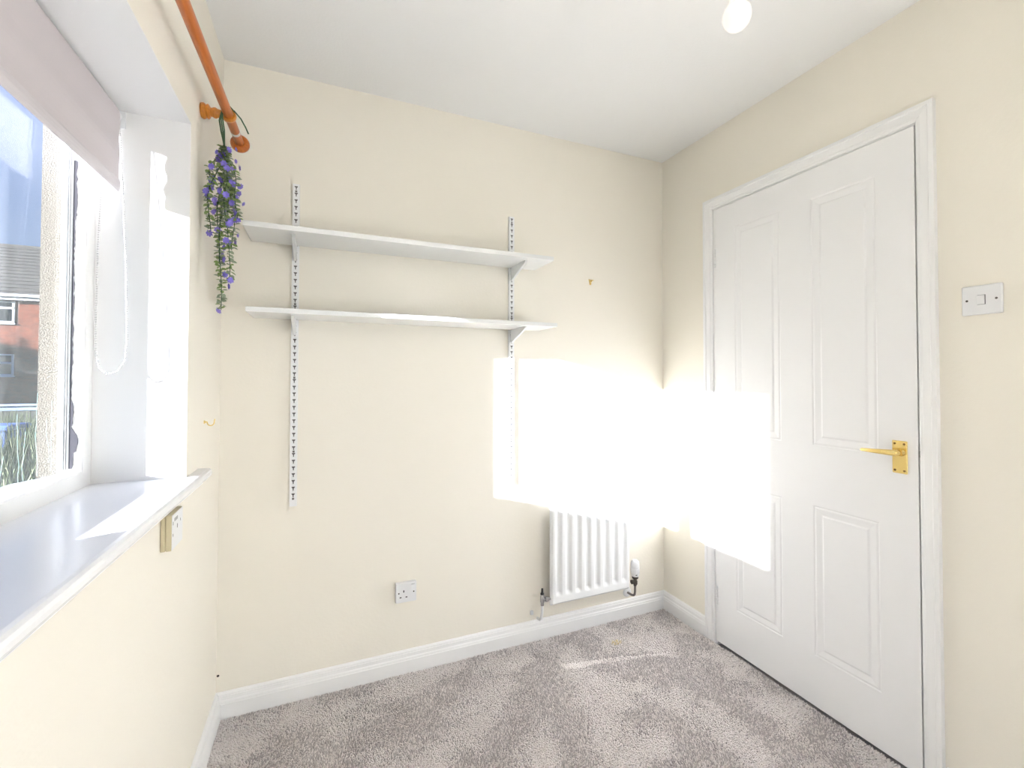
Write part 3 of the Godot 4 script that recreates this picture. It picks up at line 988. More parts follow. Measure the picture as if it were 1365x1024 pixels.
# ---------------------------------------------------------------- radiator
func radiator() -> void:
	var r := thing("radiator", "small white panel radiator with vertical ribs on the end wall", "radiator", Vector3(-0.495, 0.0, 0.0))
	var hw := 0.2155
	var y0 := 0.180
	var y1 := 0.688
	var zf := 0.080
	var st := st_new()
	var ribs := 8
	var pitch := 0.0515
	var first := -0.5 * pitch * (ribs - 1)
	var f := func(x: float, y: float) -> float:
		var e := minf(smoothstep(0.0, 1.0, (y - y0 - 0.032) / 0.022), smoothstep(0.0, 1.0, (y1 - 0.036 - y) / 0.020))
		var k := roundf((x - first) / pitch)
		k = clampf(k, 0, ribs - 1)
		var d := absf(x - first - k * pitch)
		var g := 1.0 - smoothstep(0.0, 1.0, (d - 0.002) / 0.019)
		var edge := minf(hw - absf(x), minf(y - y0, y1 - y))
		var lip := 0.006 * (1.0 - smoothstep(0.0, 1.0, edge / 0.007))
		return zf - 0.0115 * g * e - lip
	var xs := []
	for i in 131:
		xs.append(lerpf(-hw, hw, i / 130.0))
	var ys := []
	for i in 17:
		ys.append(y0 + 0.06 * i / 16.0)
	for i in range(1, 18):
		ys.append(y1 - 0.062 + 0.062 * i / 17.0)
	ys.insert(17, y1 - 0.062)
	var P := func(x: float, y: float) -> Vector3: return Vector3(x, y, f.call(x, y))
	var N := func(x: float, y: float) -> Vector3:
		var h := 0.0007
		return Vector3((f.call(x - h, y) - f.call(x + h, y)) / (2 * h), (f.call(x, y - h) - f.call(x, y + h)) / (2 * h), 1.0).normalized()
	var grid := []
	for y in ys:
		var row := []
		for x in xs:
			row.append([P.call(x, y), N.call(clampf(x, -hw + 0.001, hw - 0.001), clampf(y, y0 + 0.001, y1 - 0.001))])
		grid.append(row)
	for j in ys.size() - 1:
		for i in xs.size() - 1:
			var a: Array = grid[j][i]
			var b: Array = grid[j][i + 1]
			var c: Array = grid[j + 1][i + 1]
			var d: Array = grid[j + 1][i]
			quad4(st, [a[0], b[0], c[0], d[0]], [a[1], b[1], c[1], d[1]])
	box(st, Vector3(-hw, y0, 0.058), Vector3(hw, y1, 0.067), 0.002)
	for e in [[-hw, Vector3(-1, 0, 0)], [hw, Vector3(1, 0, 0)]]:
		quad(st, Vector3(e[0], y0, 0.062), Vector3(e[0], y1, 0.062), Vector3(e[0], y1, zf - 0.006), Vector3(e[0], y0, zf - 0.006), e[1])
	for e in [[y0, Vector3(0, -1, 0)], [y1, Vector3(0, 1, 0)]]:
		quad(st, Vector3(-hw, e[0], 0.062), Vector3(hw, e[0], 0.062), Vector3(hw, e[0], zf - 0.006), Vector3(-hw, e[0], zf - 0.006), e[1])
	obj("panel", st, M["radiator enamel"], r)
	st = st_new()   # rolled seam round the edge
	var ring := [Vector3(-hw, y0 - 0.002, 0.064), Vector3(hw, y0 - 0.002, 0.064), Vector3(hw + 0.001, y1, 0.064), Vector3(-hw - 0.001, y1, 0.064), Vector3(-hw, y0 - 0.002, 0.064)]
	for i in 4:
		tube(st, [ring[i], ring[i + 1]], 0.004, 8)
	obj("seam", st, M["radiator enamel"], r)
	for i in 14:   # convector fins behind the panel
		st = st_new()
		var x := lerpf(-hw + 0.03, hw - 0.03, i / 13.0)
		box(st, Vector3(x - 0.0008, y0 + 0.05, 0.032), Vector3(x + 0.0008, y1 - 0.05, 0.058))
		obj("convector_fin", st, M["radiator enamel"], r)
	# hanging brackets
	for x in [-0.12, 0.12]:
		for y in [0.24, 0.62]:
			st = st_new()
			box(st, Vector3(x - 0.015, y - 0.02, 0.0005), Vector3(x + 0.015, y + 0.02, 0.033), 0.001)
			obj("wall_bracket", st, M["radiator enamel"], r)
	# lockshield valve on the left, its pipe going down behind the skirting
	var L := -0.751 + 0.495
	st = st_new()
	lathe(st, [[0, 0.0], [0.0075, 0.0], [0.0075, 0.014], [0.0098, 0.0155], [0.0098, 0.042], [0.0085, 0.045], [0.0085, 0.050], [0, 0.050]], 16, Transform3D(Basis(), Vector3(L, 0.180, 0.06)))
	var side := Basis(Vector3.BACK, -PI / 2)
	lathe(st, [[0, 0], [0.0075, 0.0], [0.0075, 0.014], [0.0125, 0.015], [0.0125, 0.026], [0.009, 0.028], [0.009, 0.042], [0, 0.042]], 6, Transform3D(side, Vector3(L, 0.205, 0.06)))
	var lv := obj("lockshield_valve", st, M["chrome"], r)
	st = st_new()
	lathe(st, [[0, 0.0], [0.0085, 0.0], [0.0085, 0.005], [0.0052, 0.008], [0.0045, 0.026], [0, 0.027]], 14, Transform3D(Basis(), Vector3(L, 0.230, 0.06)))
	obj("spindle_cap", st, M["dark plastic"], lv)
	st = st_new()
	tube(st, [Vector3(L, 0.182, 0.06), Vector3(L, 0.145, 0.058), Vector3(L + 0.001, 0.115, 0.048), Vector3(L + 0.001, 0.102, 0.030), Vector3(L + 0.001, 0.098, 0.008)], 0.0062, 12)
	obj("pipe", st, M["white gloss paint"], r)
	st = st_new()
	box(st, Vector3(L - 0.034, 0.118, 0.0), Vector3(L - 0.020, 0.136, 0.012), 0.002)
	obj("pipe_clip", st, M["white plastic"], r)
	# thermostatic valve on the right
	var R := -0.234 + 0.495
	st = st_new()
	lathe(st, [[0, 0.0], [0.0165, 0.0], [0.0195, 0.010], [0.021, 0.024], [0.0215, 0.040], [0.021, 0.041], [0.021, 0.043], [0.0215, 0.044], [0.021, 0.060], [0.019, 0.071], [0.014, 0.078], [0.007, 0.081], [0, 0.082]], 24, Transform3D(Basis(), Vector3(R, 0.226, 0.06)))
	for k in 16:
		var a := TAU * k / 16.0
		var c := Vector3(R + cos(a) * 0.0208, 0.0, 0.06 + sin(a) * 0.0208)
		tube(st, [c + Vector3(0, 0.242, 0), c + Vector3(0, 0.264, 0)], 0.0016, 5)
	var tv := obj("thermostat_head", st, M["white plastic"], r)
	st = st_new()
	box(st, Vector3(R - 0.012, 0.236, 0.0796), Vector3(R - 0.003, 0.2395, 0.0815))
	obj("pointer_mark", st, M["dark plastic"], tv)
	st = st_new()
	lathe(st, [[0, 0.0], [0.0075, 0.0], [0.0075, 0.006], [0.0118, 0.008], [0.0118, 0.024], [0.0085, 0.027], [0.0085, 0.032], [0.0155, 0.037], [0.0165, 0.048], [0, 0.048]], 16, Transform3D(Basis(), Vector3(R, 0.178, 0.06)))
	lathe(st, [[0, 0], [0.0085, 0.0], [0.0085, 0.010], [0.0115, 0.011], [0.0115, 0.018], [0, 0.018]], 6, Transform3D(Basis(Vector3.BACK, PI / 2), Vector3(R - 0.004, 0.199, 0.06)))
	obj("valve_body", st, M["dull metal"], r)
	st = st_new()
	tube(st, [Vector3(R, 0.181, 0.06), Vector3(R, 0.150, 0.060), Vector3(R, 0.134, 0.057), Vector3(R - 0.001, 0.126, 0.050), Vector3(R - 0.003, 0.122, 0.036), Vector3(R - 0.004, 0.121, 0.0)], 0.0055, 12)
	obj("pipe", st, M["galvanised steel"], r)
	st = st_new()
	lathe(st, [[0.006, 0.0], [0.024, 0.0], [0.0235, 0.003], [0.018, 0.006], [0.008, 0.0075], [0.006, 0.0075]], 24, Transform3D(Basis(Vector3.RIGHT, PI / 2), Vector3(R - 0.004, 0.121, 0.0002)))
	obj("pipe_collar", st, M["white plastic"], r)


# ---------------------------------------------------------------- curtain pole
func curtain_pole() -> void:
	var c := thing("curtain_pole", "orange stained wooden curtain pole on a turned bracket above the window", "curtain pole")
	var e := Vector3(-1.946, 2.0155, 0.128)
	var d := (Vector3(-1.9545, 2.004, 0.77) - e).normalized()
	var st := st_new()
	tube(st, [e, e + d * 1.78], 0.0135, 20)
	obj("pole", st, M["stained pole"], c)
	st = st_new()
	var tp := e + d * 0.078
	tube(st, [tp, tp + d * 0.016], 0.01375, 20, false)
	obj("paper_band", st, M["paper tape"], c)
	# end stop: a turned disc pushed on the end of the pole
	var q := Basis(Quaternion(Vector3.UP, -d))
	st = st_new()
	lathe(st, [[0.0138, -0.010], [0.016, -0.0105], [0.0245, -0.009], [0.0285, -0.004], [0.0295, 0.002], [0.0285, 0.008], [0.023, 0.0125], [0.010, 0.0145], [0, 0.015]], 28, Transform3D(q, e + d * 0.004))
	obj("end_stop", st, M["stained pole"], c)
	# turned brackets: a bell on the wall, a beaded stem, and a ring round the pole
	for z in [0.318, 1.70]:
		var at: Vector3 = e + d * ((z - e.z) / d.z)
		st = st_new()
		var len := at.x + W - 0.016
		var k := len / 0.062
		lathe(st, [[0, 0.0005], [0.0205, 0.0005], [0.0225, 0.004 * k], [0.0228, 0.009 * k], [0.021, 0.013 * k], [0.0182, 0.0165 * k], [0.0205, 0.019 * k], [0.0208, 0.0225 * k], [0.0175, 0.026 * k], [0.0128, 0.0285 * k], [0.0125, 0.032 * k], [0.0150, 0.038 * k], [0.0155, 0.043 * k], [0.0125, 0.049 * k], [0.0115, 0.055 * k], [0.0125, 0.064 * k], [0, 0.065 * k]], 24, Transform3D(Basis(Vector3.BACK, -PI / 2), Vector3(-W, at.y - 0.001, z)))
		lathe(st, [[0.0142, -0.009], [0.0185, -0.0095], [0.0205, -0.006], [0.0212, 0.0], [0.0205, 0.006], [0.0185, 0.0095], [0.0142, 0.009], [0.0142, -0.009]], 28, Transform3D(q, at))
		obj("bracket", st, M["varnished pine"], c)


# ---------------------------------------------------------------- small fittings
func fittings() -> void:
	# light switch beside the door
	var s := thing("light_switch", "white single light switch on the wall to the right of the door", "light switch", Vector3(-0.0005, 1.4315, 1.2665))
	var st := st_new()
	box(st, Vector3(-0.009, -0.0405, -0.0415), Vector3(0, 0.0405, 0.0415), 0.0022)
	obj("plate", st, M["white plastic"], s)
	st = st_new()
	var rk := Transform3D(Basis(Vector3.BACK, 0.13), Vector3(-0.0092, 0, -0.001))
	box(st, Vector3(-0.0022, -0.0125, -0.0078), Vector3(0.0022, 0.0125, 0.0078), 0.0006, rk)
	obj("rocker", st, M["white plastic"], s)
	st = st_new()
	box(st, Vector3(-0.0092, -0.0133, -0.0086), Vector3(-0.0088, 0.0133, 0.0086))
	obj("rocker_slot", st, M["dark plastic"], s)
	for z in [-0.030, 0.030]:
		st = st_new()
		lathe(st, [[0.0030, 0], [0.0030, 0.0005], [0, 0.0006]], 12, Transform3D(Basis(Vector3.BACK, PI / 2), Vector3(-0.0089, 0, z)))
		obj("screw", st, M["dull metal"], s)
	# power socket low on the end wall
	var o := thing("power_socket", "white single switched power socket low on the end wall", "socket", Vector3(-1.354, 0.331, 0.0005))
	st = st_new()
	box(st, Vector3(-0.0415, -0.0395, 0), Vector3(0.0415, 0.0395, 0.0195), 0.0022)
	obj("plate", st, M["white plastic"], o)
	for q in [[-0.0105, 0.006, 0.0022, 0.0045], [-0.0230, -0.0172, 0.0036, 0.0022], [0.0005, -0.0180, 0.0036, 0.0022]]:
		st = st_new()
		box(st, Vector3(q[0] - q[2], q[1] - q[3], 0.0194), Vector3(q[0] + q[2], q[1] + q[3], 0.0197))
		obj("pin_hole", st, M["dark plastic"], o)
	for x in [-0.0302, 0.0302]:
		st = st_new()
		lathe(st, [[0.0030, 0], [0.0030, 0.0004], [0, 0.0005]], 12, Transform3D(Basis(Vector3.RIGHT, PI / 2), Vector3(x, 0, 0.0195)))
		obj("screw", st, M["dull metal"], o)
	st = st_new()
	box(st, Vector3(-0.0075, -0.0125, -0.0025), Vector3(0.0075, 0.0125, 0.0025), 0.0007, Transform3D(Basis(Vector3.RIGHT, 0.13), Vector3(0.0265, 0.0195, 0.0198)))
	obj("rocker", st, M["white plastic"], o)
	# telephone box under the window board
	var t := thing("telephone_socket", "beige surface mounted telephone socket with white cover under the window sill", "socket", Vector3(-W, 0.811, 0.545))
	st = st_new()
	box(st, Vector3(0.0003, 0, 0), Vector3(0.010, 0.083, 0.085), 0.0012)
	obj("base", st, M["aged plastic"], t)
	st = st_new()
	box(st, Vector3(0.0106, 0, 0), Vector3(0.0218, 0.083, 0.085), 0.0014)
	obj("body", st, M["aged plastic"], t)
	st = st_new()
	box(st, Vector3(0.0218, 0.001, 0.001), Vector3(0.0232, 0.082, 0.084), 0.0006)
	var cov := obj("cover", st, M["white plastic"], t)
	for q in [[0.062, 0.078, 0.0015, 0.004], [0.035, 0.078, 0.0015, 0.003], [0.048, 0.045, 0.002, 0.005], [0.056, 0.020, 0.0015, 0.003]]:
		st = st_new()
		box(st, Vector3(0.0231, q[0] - q[3], q[1] - q[2]), Vector3(0.0234, q[0] + q[3], q[1] + q[2]))
		obj("slot", st, M["dark plastic"], cov)
	st = st_new()
	for k in 4:
		box(st, Vector3(0.0231, 0.064, 0.043 + k * 0.007), Vector3(0.0233, 0.072, 0.0475 + k * 0.007))
	obj("printed_mark", st, M["gutter grey"], cov)
	# brass cup hook on the window wall
	var k := thing("cup_hook", "small brass cup hook screwed into the wall right of the window recess", "hook", Vector3(-W, 1.0735, 0.229))
	st = st_new()
	lathe(st, [[0, 0.0], [0.0052, 0.0], [0.0058, 0.0012], [0.0030, 0.0040], [0.0022, 0.006], [0, 0.006]], 16, Transform3D(Basis(Vector3.BACK, -PI / 2), Vector3.ZERO))
	obj("collar", st, M["brass"], k)
	st = st_new()
	var pts := [Vector3(0.004, 0, 0), Vector3(0.0085, 0.0008, 0)]
	for i in 11:
		var a := PI + PI * i / 10.0
		pts.append(Vector3(0.0180 + 0.0092 * cos(a), -0.0015 + 0.0100 * sin(a), 0))
	pts.append(Vector3(0.0278, 0.004, 0))
	pts.append(Vector3(0.0292, 0.009, 0))
	tube(st, pts, 0.0017, 8)
	obj("hook", st, M["brass"], k)
	# bent brass hook on the end wall, right of the shelves
	var b := thing("picture_hook", "tiny bent brass picture hook on the end wall right of the shelves", "hook", Vector3(-0.453, 1.690, 0))
	st = st_new()
	sweep(st, PackedVector2Array([Vector2(-0.0125, 0.013), Vector2(-0.0045, -0.0165), Vector2(0.003, -0.005), Vector2(0.011, 0.013), Vector2(0.003, 0.0105)]), [[Vector3(0, 0, 0.0004), Vector3.RIGHT, Vector3.UP], [Vector3(0, 0, 0.0018), Vector3.RIGHT, Vector3.UP]])
	tube(st, [Vector3(-0.003, -0.013, 0.001), Vector3(-0.003, -0.0145, 0.005), Vector3(-0.003, -0.010, 0.008), Vector3(-0.003, -0.004, 0.0085)], 0.0022, 6)
	obj("plate", st, M["brass"], b)
	st = st_new()
	tube(st, [Vector3(0.002, 0.003, 0.001), Vector3(0.0075, 0.007, 0.010)], 0.0017, 8)
	lathe(st, [[0, 0], [0.0035, 0], [0.0030, 0.0015], [0, 0.002]], 10, Transform3D(Basis(Quaternion(Vector3.UP, Vector3(0.5, 0.35, 0.8).normalized())), Vector3(0.0075, 0.007, 0.010)))
	obj("pin", st, M["brass"], b)
	# an old nail by the corner above the skirting
	var n := thing("nail", "rusty nail head low in the corner below the window wall", "nail", Vector3(-2.0125, 0.1495, 0))
	st = st_new()
	lathe(st, [[0, -0.002], [0.0022, -0.002], [0.0022, 0.003], [0.0042, 0.0035], [0.0036, 0.0048], [0, 0.0054]], 10, Transform3D(Basis(Vector3.RIGHT, PI / 2), Vector3.ZERO))
	obj("head", st, M["soil brown"], n)


# ---------------------------------------------------------------- hanging artificial lavender
func leaf_into(st: SurfaceTool, at: Vector3, dir: Vector3, face: Vector3, ln: float, wd: float) -> void:
	var d := dir.normalized()
	var s := d.cross(face).normalized()
	var n := s.cross(d).normalized()
	var tip := at + d * ln - n * ln * 0.12
	var m1 := at + d * ln * 0.38 + n * ln * 0.05
	var m2 := at + d * ln * 0.72 + n * ln * 0.0
	var e := 0.0003
	for k in [[1.0, n], [-1.0, -n]]:
		var o: Vector3 = k[1] * e
		quad(st, at + o, m1 + s * wd * 0.5 + o, m2 + s * wd * 0.42 + o, m2 + o - n * wd * 0.12, k[1])
		quad(st, at + o, m1 - s * wd * 0.5 + o, m2 - s * wd * 0.42 + o, m2 + o - n * wd * 0.12, k[1])
		tri(st, m2 + s * wd * 0.42 + o, tip, m2 - s * wd * 0.42 + o, k[1], k[1], k[1])


func flower_mesh(petals: int, rad: float, cup: float) -> ArrayMesh:
	var st := st_new()
	for ringi in 2:
		for k in petals:
			var a := TAU * (k + 0.5 * ringi) / petals
			var d := Vector3(cos(a), cup + 0.35 * ringi, sin(a)).normalized()
			leaf_into(st, Vector3(0, 0.001 * ringi, 0), d, Vector3.UP, rad * (1.0 - 0.2 * ringi), rad * 0.55)
	return st.commit()


func garland() -> void:
	var g := thing("artificial_lavender", "hanging bunch of artificial lavender with violet flowers tied to the pole bracket", "artificial flowers")
	var r := RandomNumberGenerator.new()
	r.seed = 21
	var top := Vector3(-1.964, 1.962, 0.318)
	# tie: green stems looped over the pole beside the ring
	var st := st_new()
	for k in 4:
		var o := Vector3(r.randf_range(-0.003, 0.003), 0, -0.001 + 0.0045 * k)
		tube(st, [top + Vector3(0.006, -0.05, 0) + o * 0.5, top + Vector3(-0.006 + 0.004 * k, -0.005, 0.002) + o, top + Vector3(-0.009 + 0.004 * k, 0.024, 0.012) + o, top + Vector3(0.002, 0.054, 0.016) + o * 0.5, top + Vector3(0.018, 0.0735, 0.016), top + Vector3(0.034, 0.056, 0.014)], 0.0019, 6)
	tube(st, [top + Vector3(0.032, 0.060, 0.014), top + Vector3(0.050, 0.040, 0.012), top + Vector3(0.062, 0.018, 0.010), top + Vector3(0.070, 0.000, 0.008)], 0.0020, 6)
	obj("stem_tie", st, M["stem green"], g)
	var fm := [flower_mesh(7, 0.0112, 0.25), flower_mesh(6, 0.0088, 0.7)]
	var ends := [
		[Vector3(-0.006, -0.545, 0.004), 8], [Vector3(0.016, -0.455, 0.010), 8], [Vector3(-0.014, -0.405, -0.006), 8], [Vector3(0.024, -0.355, -0.012), 7],
		[Vector3(-0.034, -0.320, 0.012), 7], [Vector3(0.034, -0.270, 0.010), 6], [Vector3(0.010, -0.300, 0.030), 6], [Vector3(-0.040, -0.215, -0.006), 6], [Vector3(0.008, -0.240, -0.022), 6],
	]
	var base := top + Vector3(0.006, -0.045, 0)
	for e in ends:
		var sp := Node3D.new()
		sp.name = "sprig"
		g.add_child(sp, true)
		var end: Vector3 = e[0]
		var pts := []
		var n := 14
		var wob := r.randf_range(0, TAU)
		for i in n + 1:
			var t := float(i) / n
			var spread := smoothstep(0.0, 0.55, t)
			pts.append(base + Vector3(end.x * spread + 0.004 * sin(wob + t * 9.0), (end.y + 0.045) * t, end.z * spread + 0.004 * cos(wob * 1.7 + t * 8.0)))
		st = st_new()
		tube(st, pts, 0.0011, 5)
		obj("stem", st, M["stem green"], sp)
		var sg := st_new()
		var sh := st_new()
		var count := int(-end.y / 0.0115)
		for i in count:
			var t := (i + 0.5) / count
			var f := t * n
			var a: Vector3 = pts[int(f)]
			var p := a.lerp(pts[mini(int(f) + 1, n)], f - int(f))
			for q in 3:
				var ang := i * 2.1 + q * TAU / 3.0 + r.randf_range(-0.5, 0.5)
				var d := Vector3(cos(ang), r.randf_range(-0.9, 0.35), sin(ang))
				leaf_into(sg if r.randf() < 0.6 else sh, p, d, Vector3(r.randf_range(-0.6, 0.6), 0.6, r.randf_range(0.0, 1.0)), r.randf_range(0.012, 0.020), r.randf_range(0.0085, 0.012))
		obj("leaves", sg, M["leaf green"], sp)
		obj("grey_leaves", sh, M["grey leaf"], sp)
		var fc: int = e[1]
		for i in fc:
			var t := lerpf(0.16, 1.0, float(i) / (fc - 1)) if fc > 1 else 1.0
			t = clampf(t + r.randf_range(-0.03, 0.03), 0.1, 1.0)
			var p: Vector3 = pts[int(t * n)]
			var ang := r.randf_range(0, TAU)
			var out := Vector3(cos(ang), r.randf_range(-0.5, 0.2), sin(ang)).normalized()
			if r.randf() < 0.6:
				out = (out + Vector3(0.25, 0.0, 1.0)).normalized()   # most heads open towards the room
			var reach := r.randf_range(0.008, 0.020) if r.randf() < 0.8 else 0.028
			if t > 0.98:
				reach = 0.006
			var fo := MeshInstance3D.new()
			fo.name = "flower"
			fo.mesh = fm[0] if r.randf() < 0.7 else fm[1]
			fo.material_override = M["violet petal"] if r.randf() < 0.7 else M["pale violet petal"]
			fo.transform = Transform3D(Basis(Quaternion(Vector3.UP, out)), p + out * reach)
			sp.add_child(fo, true)


# ---------------------------------------------------------------- ceiling lamp
func pendant() -> void:
	var at := Vector3(-0.803, 2.05, 1.159)
	var p := thing("pendant_lamp", "white opal light bulb hanging bare from the ceiling", "light bulb", at)
	var st := st_new()
	lathe(st, [[0, -0.0315], [0.010, -0.0300], [0.019, -0.0255], [0.0265, -0.0175], [0.0308, -0.007], [0.0315, 0.002], [0.0298, 0.0115], [0.0255, 0.0195], [0.0195, 0.0260], [0.0155, 0.0300], [0.0142, 0.0340], [0.0140, 0.040]], 32)
	obj("bulb", st, M["opal glass"], p)
	var lamp := OmniLight3D.new()
	lamp.name = "bulb_glow"
	lamp.light_color = Color(1.0, 0.95, 0.9)
	lamp.light_energy = 0.012
	lamp.light_size = 0.02
	lamp.omni_range = 8.0
	lamp.omni_attenuation = 2.0
	lamp.shadow_enabled = true
	p.add_child(lamp)
	st = st_new()
	lathe(st, [[0.0142, 0.033], [0.0152, 0.034], [0.0152, 0.066], [0.0165, 0.067], [0.0165, 0.074], [0.0190, 0.0745], [0.0190, 0.083], [0.0165, 0.084], [0.0155, 0.108], [0.010, 0.120], [0.004, 0.124], [0, 0.124]], 24)
	obj("lamp_holder", st, M["white plastic"], p)
	st = st_new()
	tube(st, [Vector3(0, 0.12, 0), Vector3(0, H - at.y - 0.03, 0)], 0.0033, 8)
	obj("flex", st, M["white plastic"], p)
	st = st_new()
	lathe(st, [[0, H - at.y - 0.034], [0.006, H - at.y - 0.034], [0.010, H - at.y - 0.030], [0.030, H - at.y - 0.024], [0.040, H - at.y - 0.014], [0.043, H - at.y - 0.0005]], 28)
	obj("ceiling_rose", st, M["white plastic"], p)


# ---------------------------------------------------------------- the view outside
func outside() -> void:
	var st := st_new()
	box(st, Vector3(-120, -0.6, -120), Vector3(40, -0.3, 120))
	var go := obj("ground", st, M["rough grass"])
	structure(go, "rough grass garden seen below the window view", "grass")
	# the brick house across the garden
	var zf := -29.7
	var h := thing("brick_house", "red brick house with a grey tiled roof across the garden, seen through glass", "house", Vector3(-16.0, -0.3, zf))
	st = st_new()
	box(st, Vector3(-9, 0, -8.5), Vector3(6, 5.45, 0))
	for s in [-9.0, 6.0]:
		tri(st, Vector3(s, 5.45, 0), Vector3(s, 5.45, -8.5), Vector3(s, 8.6, -4.25), Vector3(signf(s), 0, 0), Vector3(signf(s), 0, 0), Vector3(signf(s), 0, 0))
	obj("wall", st, M["red brick"], h)
	# roof: courses of tiles, each lapping the one below
	var e0 := Vector3(0, 5.66, 0.32)
	var rg := Vector3(0, 9.20, -4.25)
	var n := 15
	var sl := (rg - e0) / n
	var nrm := Vector3(0, -sl.z, sl.y).normalized()
	if nrm.y < 0:
		nrm = -nrm
	for i in n:
		st = st_new()
		var a := e0 + sl * i
		var b := e0 + sl * (i + 1.25)
		var tile := PackedVector2Array([Vector2(a.z, a.y), Vector2(b.z, b.y)])
		var A := a + nrm * 0.075
		var B := b + nrm * 0.02
		quad(st, Vector3(-9.3, A.y, A.z), Vector3(6.3, A.y, A.z), Vector3(6.3, B.y, B.z), Vector3(-9.3, B.y, B.z), nrm)
		quad(st, Vector3(-9.3, a.y, a.z), Vector3(6.3, a.y, a.z), Vector3(6.3, A.y, A.z), Vector3(-9.3, A.y, A.z), -sl.normalized())
		quad(st, Vector3(-9.3, a.y, a.z), Vector3(6.3, a.y, a.z), Vector3(6.3, b.y, b.z), Vector3(-9.3, b.y, b.z), -nrm)
		obj("tile_course", st, M["roof tile"], h)
	st = st_new()
	quad(st, Vector3(-9.3, 9.22, -4.25), Vector3(6.3, 9.22, -4.25), Vector3(6.3, 5.6, -8.9), Vector3(-9.3, 5.6, -8.9), Vector3(0, 0.8, -0.6))
	obj("rear_roof", st, M["roof tile"], h)
	st = st_new()
	tube(st, [Vector3(-9.3, 9.22, -4.25), Vector3(6.3, 9.22, -4.25)], 0.11, 10)
	var rd := obj("ridge", st, M["roof tile"], h)
	st = st_new()
	box(st, Vector3(-0.95, 9.28, -4.4), Vector3(-0.35, 9.46, -4.1), 0.03)
	obj("ridge_vent", st, M["dark plastic"], rd)
	st = st_new()
	box(st, Vector3(-0.2, 9.28, -4.35), Vector3(0.25, 9.40, -4.15), 0.03)
	obj("ridge_vent", st, M["dark plastic"], rd)
	st = st_new()
	box(st, Vector3(0.75, 7.50, -2.0), Vector3(1.25, 7.66, -1.7), 0.03)
	obj("roof_vent", st, M["dull metal"], h)
	st = st_new()
	box(st, Vector3(-9.3, 5.62, 0.30), Vector3(6.3, 5.76, 0.43), 0.03)
	obj("gutter", st, M["white pvc"], h)
	st = st_new()
	box(st, Vector3(-9.3, 5.47, 0.0), Vector3(6.3, 5.63, 0.28), 0.01)
	obj("fascia", st, M["white pvc"], h)
	for wy in [[4.28, 5.42, 5.06], [1.54, 2.67, 2.20]]:
		st = st_new()
		var x1 := -0.52
		var x0 := -2.42
		var a: float = wy[0]
		var b: float = wy[1]
		var t := 0.09
		box(st, Vector3(x0, a, -0.02), Vector3(x1, a + t, 0.05), 0.01)
		box(st, Vector3(x0, b - t, -0.02), Vector3(x1, b, 0.05), 0.01)
		box(st, Vector3(x0, a, -0.02), Vector3(x0 + t, b, 0.05), 0.01)
		box(st, Vector3(x1 - t, a, -0.02), Vector3(x1, b, 0.05), 0.01)
		box(st, Vector3(x0, wy[2] - 0.05, -0.02), Vector3(x1, wy[2] + 0.05, 0.05), 0.01)
		box(st, Vector3(-1.50, a, -0.02), Vector3(-1.42, b, 0.05), 0.01)
		box(st, Vector3(x0 - 0.05, a - 0.07, -0.02), Vector3(x1 + 0.05, a, 0.10), 0.01)
		var wn := obj("window", st, M["white pvc"], h)
		st = st_new()
		box(st, Vector3(x0 + t, a + t, 0.002), Vector3(x1 - t, b - t, 0.012))
		obj("pane", st, M["dark pane"], wn)
	# the terrace whose roof line shades the foot of that house
	var o := thing("terrace", "row of brick houses with a long ridge shading the garden", "house", Vector3(-38, -0.3, -12))
	st = st_new()
	box(st, Vector3(-4, 0, -17), Vector3(4, 5.0, 14))
	obj("wall", st, M["red brick"], o)
	st = st_new()
	sweep(st, PackedVector2Array([Vector2(-4.4, 5.0), Vector2(4.4, 5.0), Vector2(0, 8.62)]), [[Vector3(0, 0, -17.3), Vector3.RIGHT, Vector3.UP], [Vector3(0, 0, 14.3), Vector3.RIGHT, Vector3.UP]])
	obj("roof", st, M["roof tile"], o)
	st = st_new()
	box(st, Vector3(-0.12, 8.4, -9.13), Vector3(0.12, 9.07, -9.03), 0.02)
	obj("flue", st, M["red brick"], o)
	# low fence with a blue grey capping
	var f := thing("garden_fence", "low timber fence with a blue grey capping rail across the garden", "fence", Vector3(-9.0, -0.3, -10.0))
	for k in 40:
		st = st_new()
		var x := -5.0 + k * 0.20
		box(st, Vector3(x, 0.02, -0.012), Vector3(x + 0.188, 0.845, 0.012), 0.004)
		obj("pale", st, M["weathered timber"], f)
	st = st_new()
	box(st, Vector3(-5.05, 0.84, -0.05), Vector3(3.05, 0.90, 0.05), 0.008)
	obj("capping_rail", st, M["blue grey paint"], f)
	st = st_new()
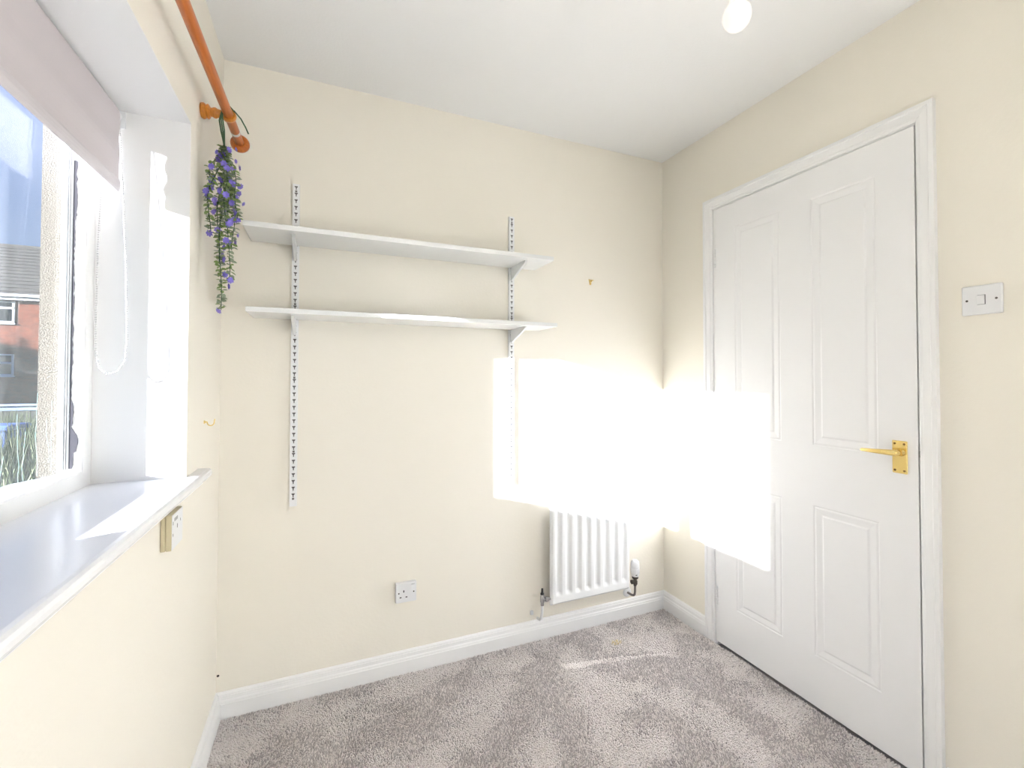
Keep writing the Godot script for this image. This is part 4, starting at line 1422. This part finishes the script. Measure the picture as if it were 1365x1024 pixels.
	box(st, Vector3(-5.05, 0.93, -0.05), Vector3(3.05, 0.97, 0.05), 0.008)
	obj("capping_rail", st, M["blue grey paint"], f)
	for x in [-5.0, -2.5, 0.0, 2.95]:
		st = st_new()
		box(st, Vector3(x - 0.05, -0.2, -0.11), Vector3(x + 0.05, 0.95, -0.012), 0.006)
		obj("post", st, M["weathered timber"], f)
	# blue storage box in front of it
	var b := thing("storage_box", "blue plastic storage box standing in the long grass before the fence", "box", Vector3(-6.15, -0.3, -7.2))
	st = st_new()
	box(st, Vector3(-0.55, 0.0, -0.25), Vector3(0.26, 0.72, 0.25), 0.03)
	obj("body", st, M["blue plastic"], b)
	st = st_new()
	box(st, Vector3(-0.58, 0.72, -0.28), Vector3(0.29, 0.80, 0.28), 0.02)
	obj("lid", st, M["blue plastic"], b)
	# long grass and scrub
	st = st_new()
	tube(st, [Vector3(0, 0, 0), Vector3(0.02, 0.5, 0), Vector3(0.09, 1.0, 0)], [0.014, 0.012, 0.002], 3, false)
	var blade := st.commit()
	for kind in [["dry grass blade", 2500, "long_grass", "tall dry grass growing in the shaded garden"], ["hedge leaf", 4500, "garden_scrub", "dark green scrub growing in the shaded garden"]]:
		var mm := MultiMesh.new()
		mm.transform_format = MultiMesh.TRANSFORM_3D
		mm.mesh = blade
		mm.instance_count = kind[1]
		var r := RandomNumberGenerator.new()
		r.seed = 60 + kind[1]
		for i in kind[1]:
			var z := r.randf_range(-13.5, -5.0)
			var x := -2.0 + z * 0.5 + r.randf_range(-2.6, 1.6)
			var s := r.randf_range(0.45, 0.95)
			mm.set_instance_transform(i, Transform3D(Basis(Vector3.UP, r.randf_range(0, TAU)) * Basis(Vector3.RIGHT, r.randf_range(-0.25, 0.25)) * Basis.from_scale(Vector3(1, s, 1)), Vector3(x, -0.31, z)))
		var o2 := MultiMeshInstance3D.new()
		o2.name = kind[2]
		o2.multimesh = mm
		o2.material_override = M[kind[0]]
		o2.set_meta("kind", "stuff")
		tag(o2, kind[3], "plants")
		add_child(o2)
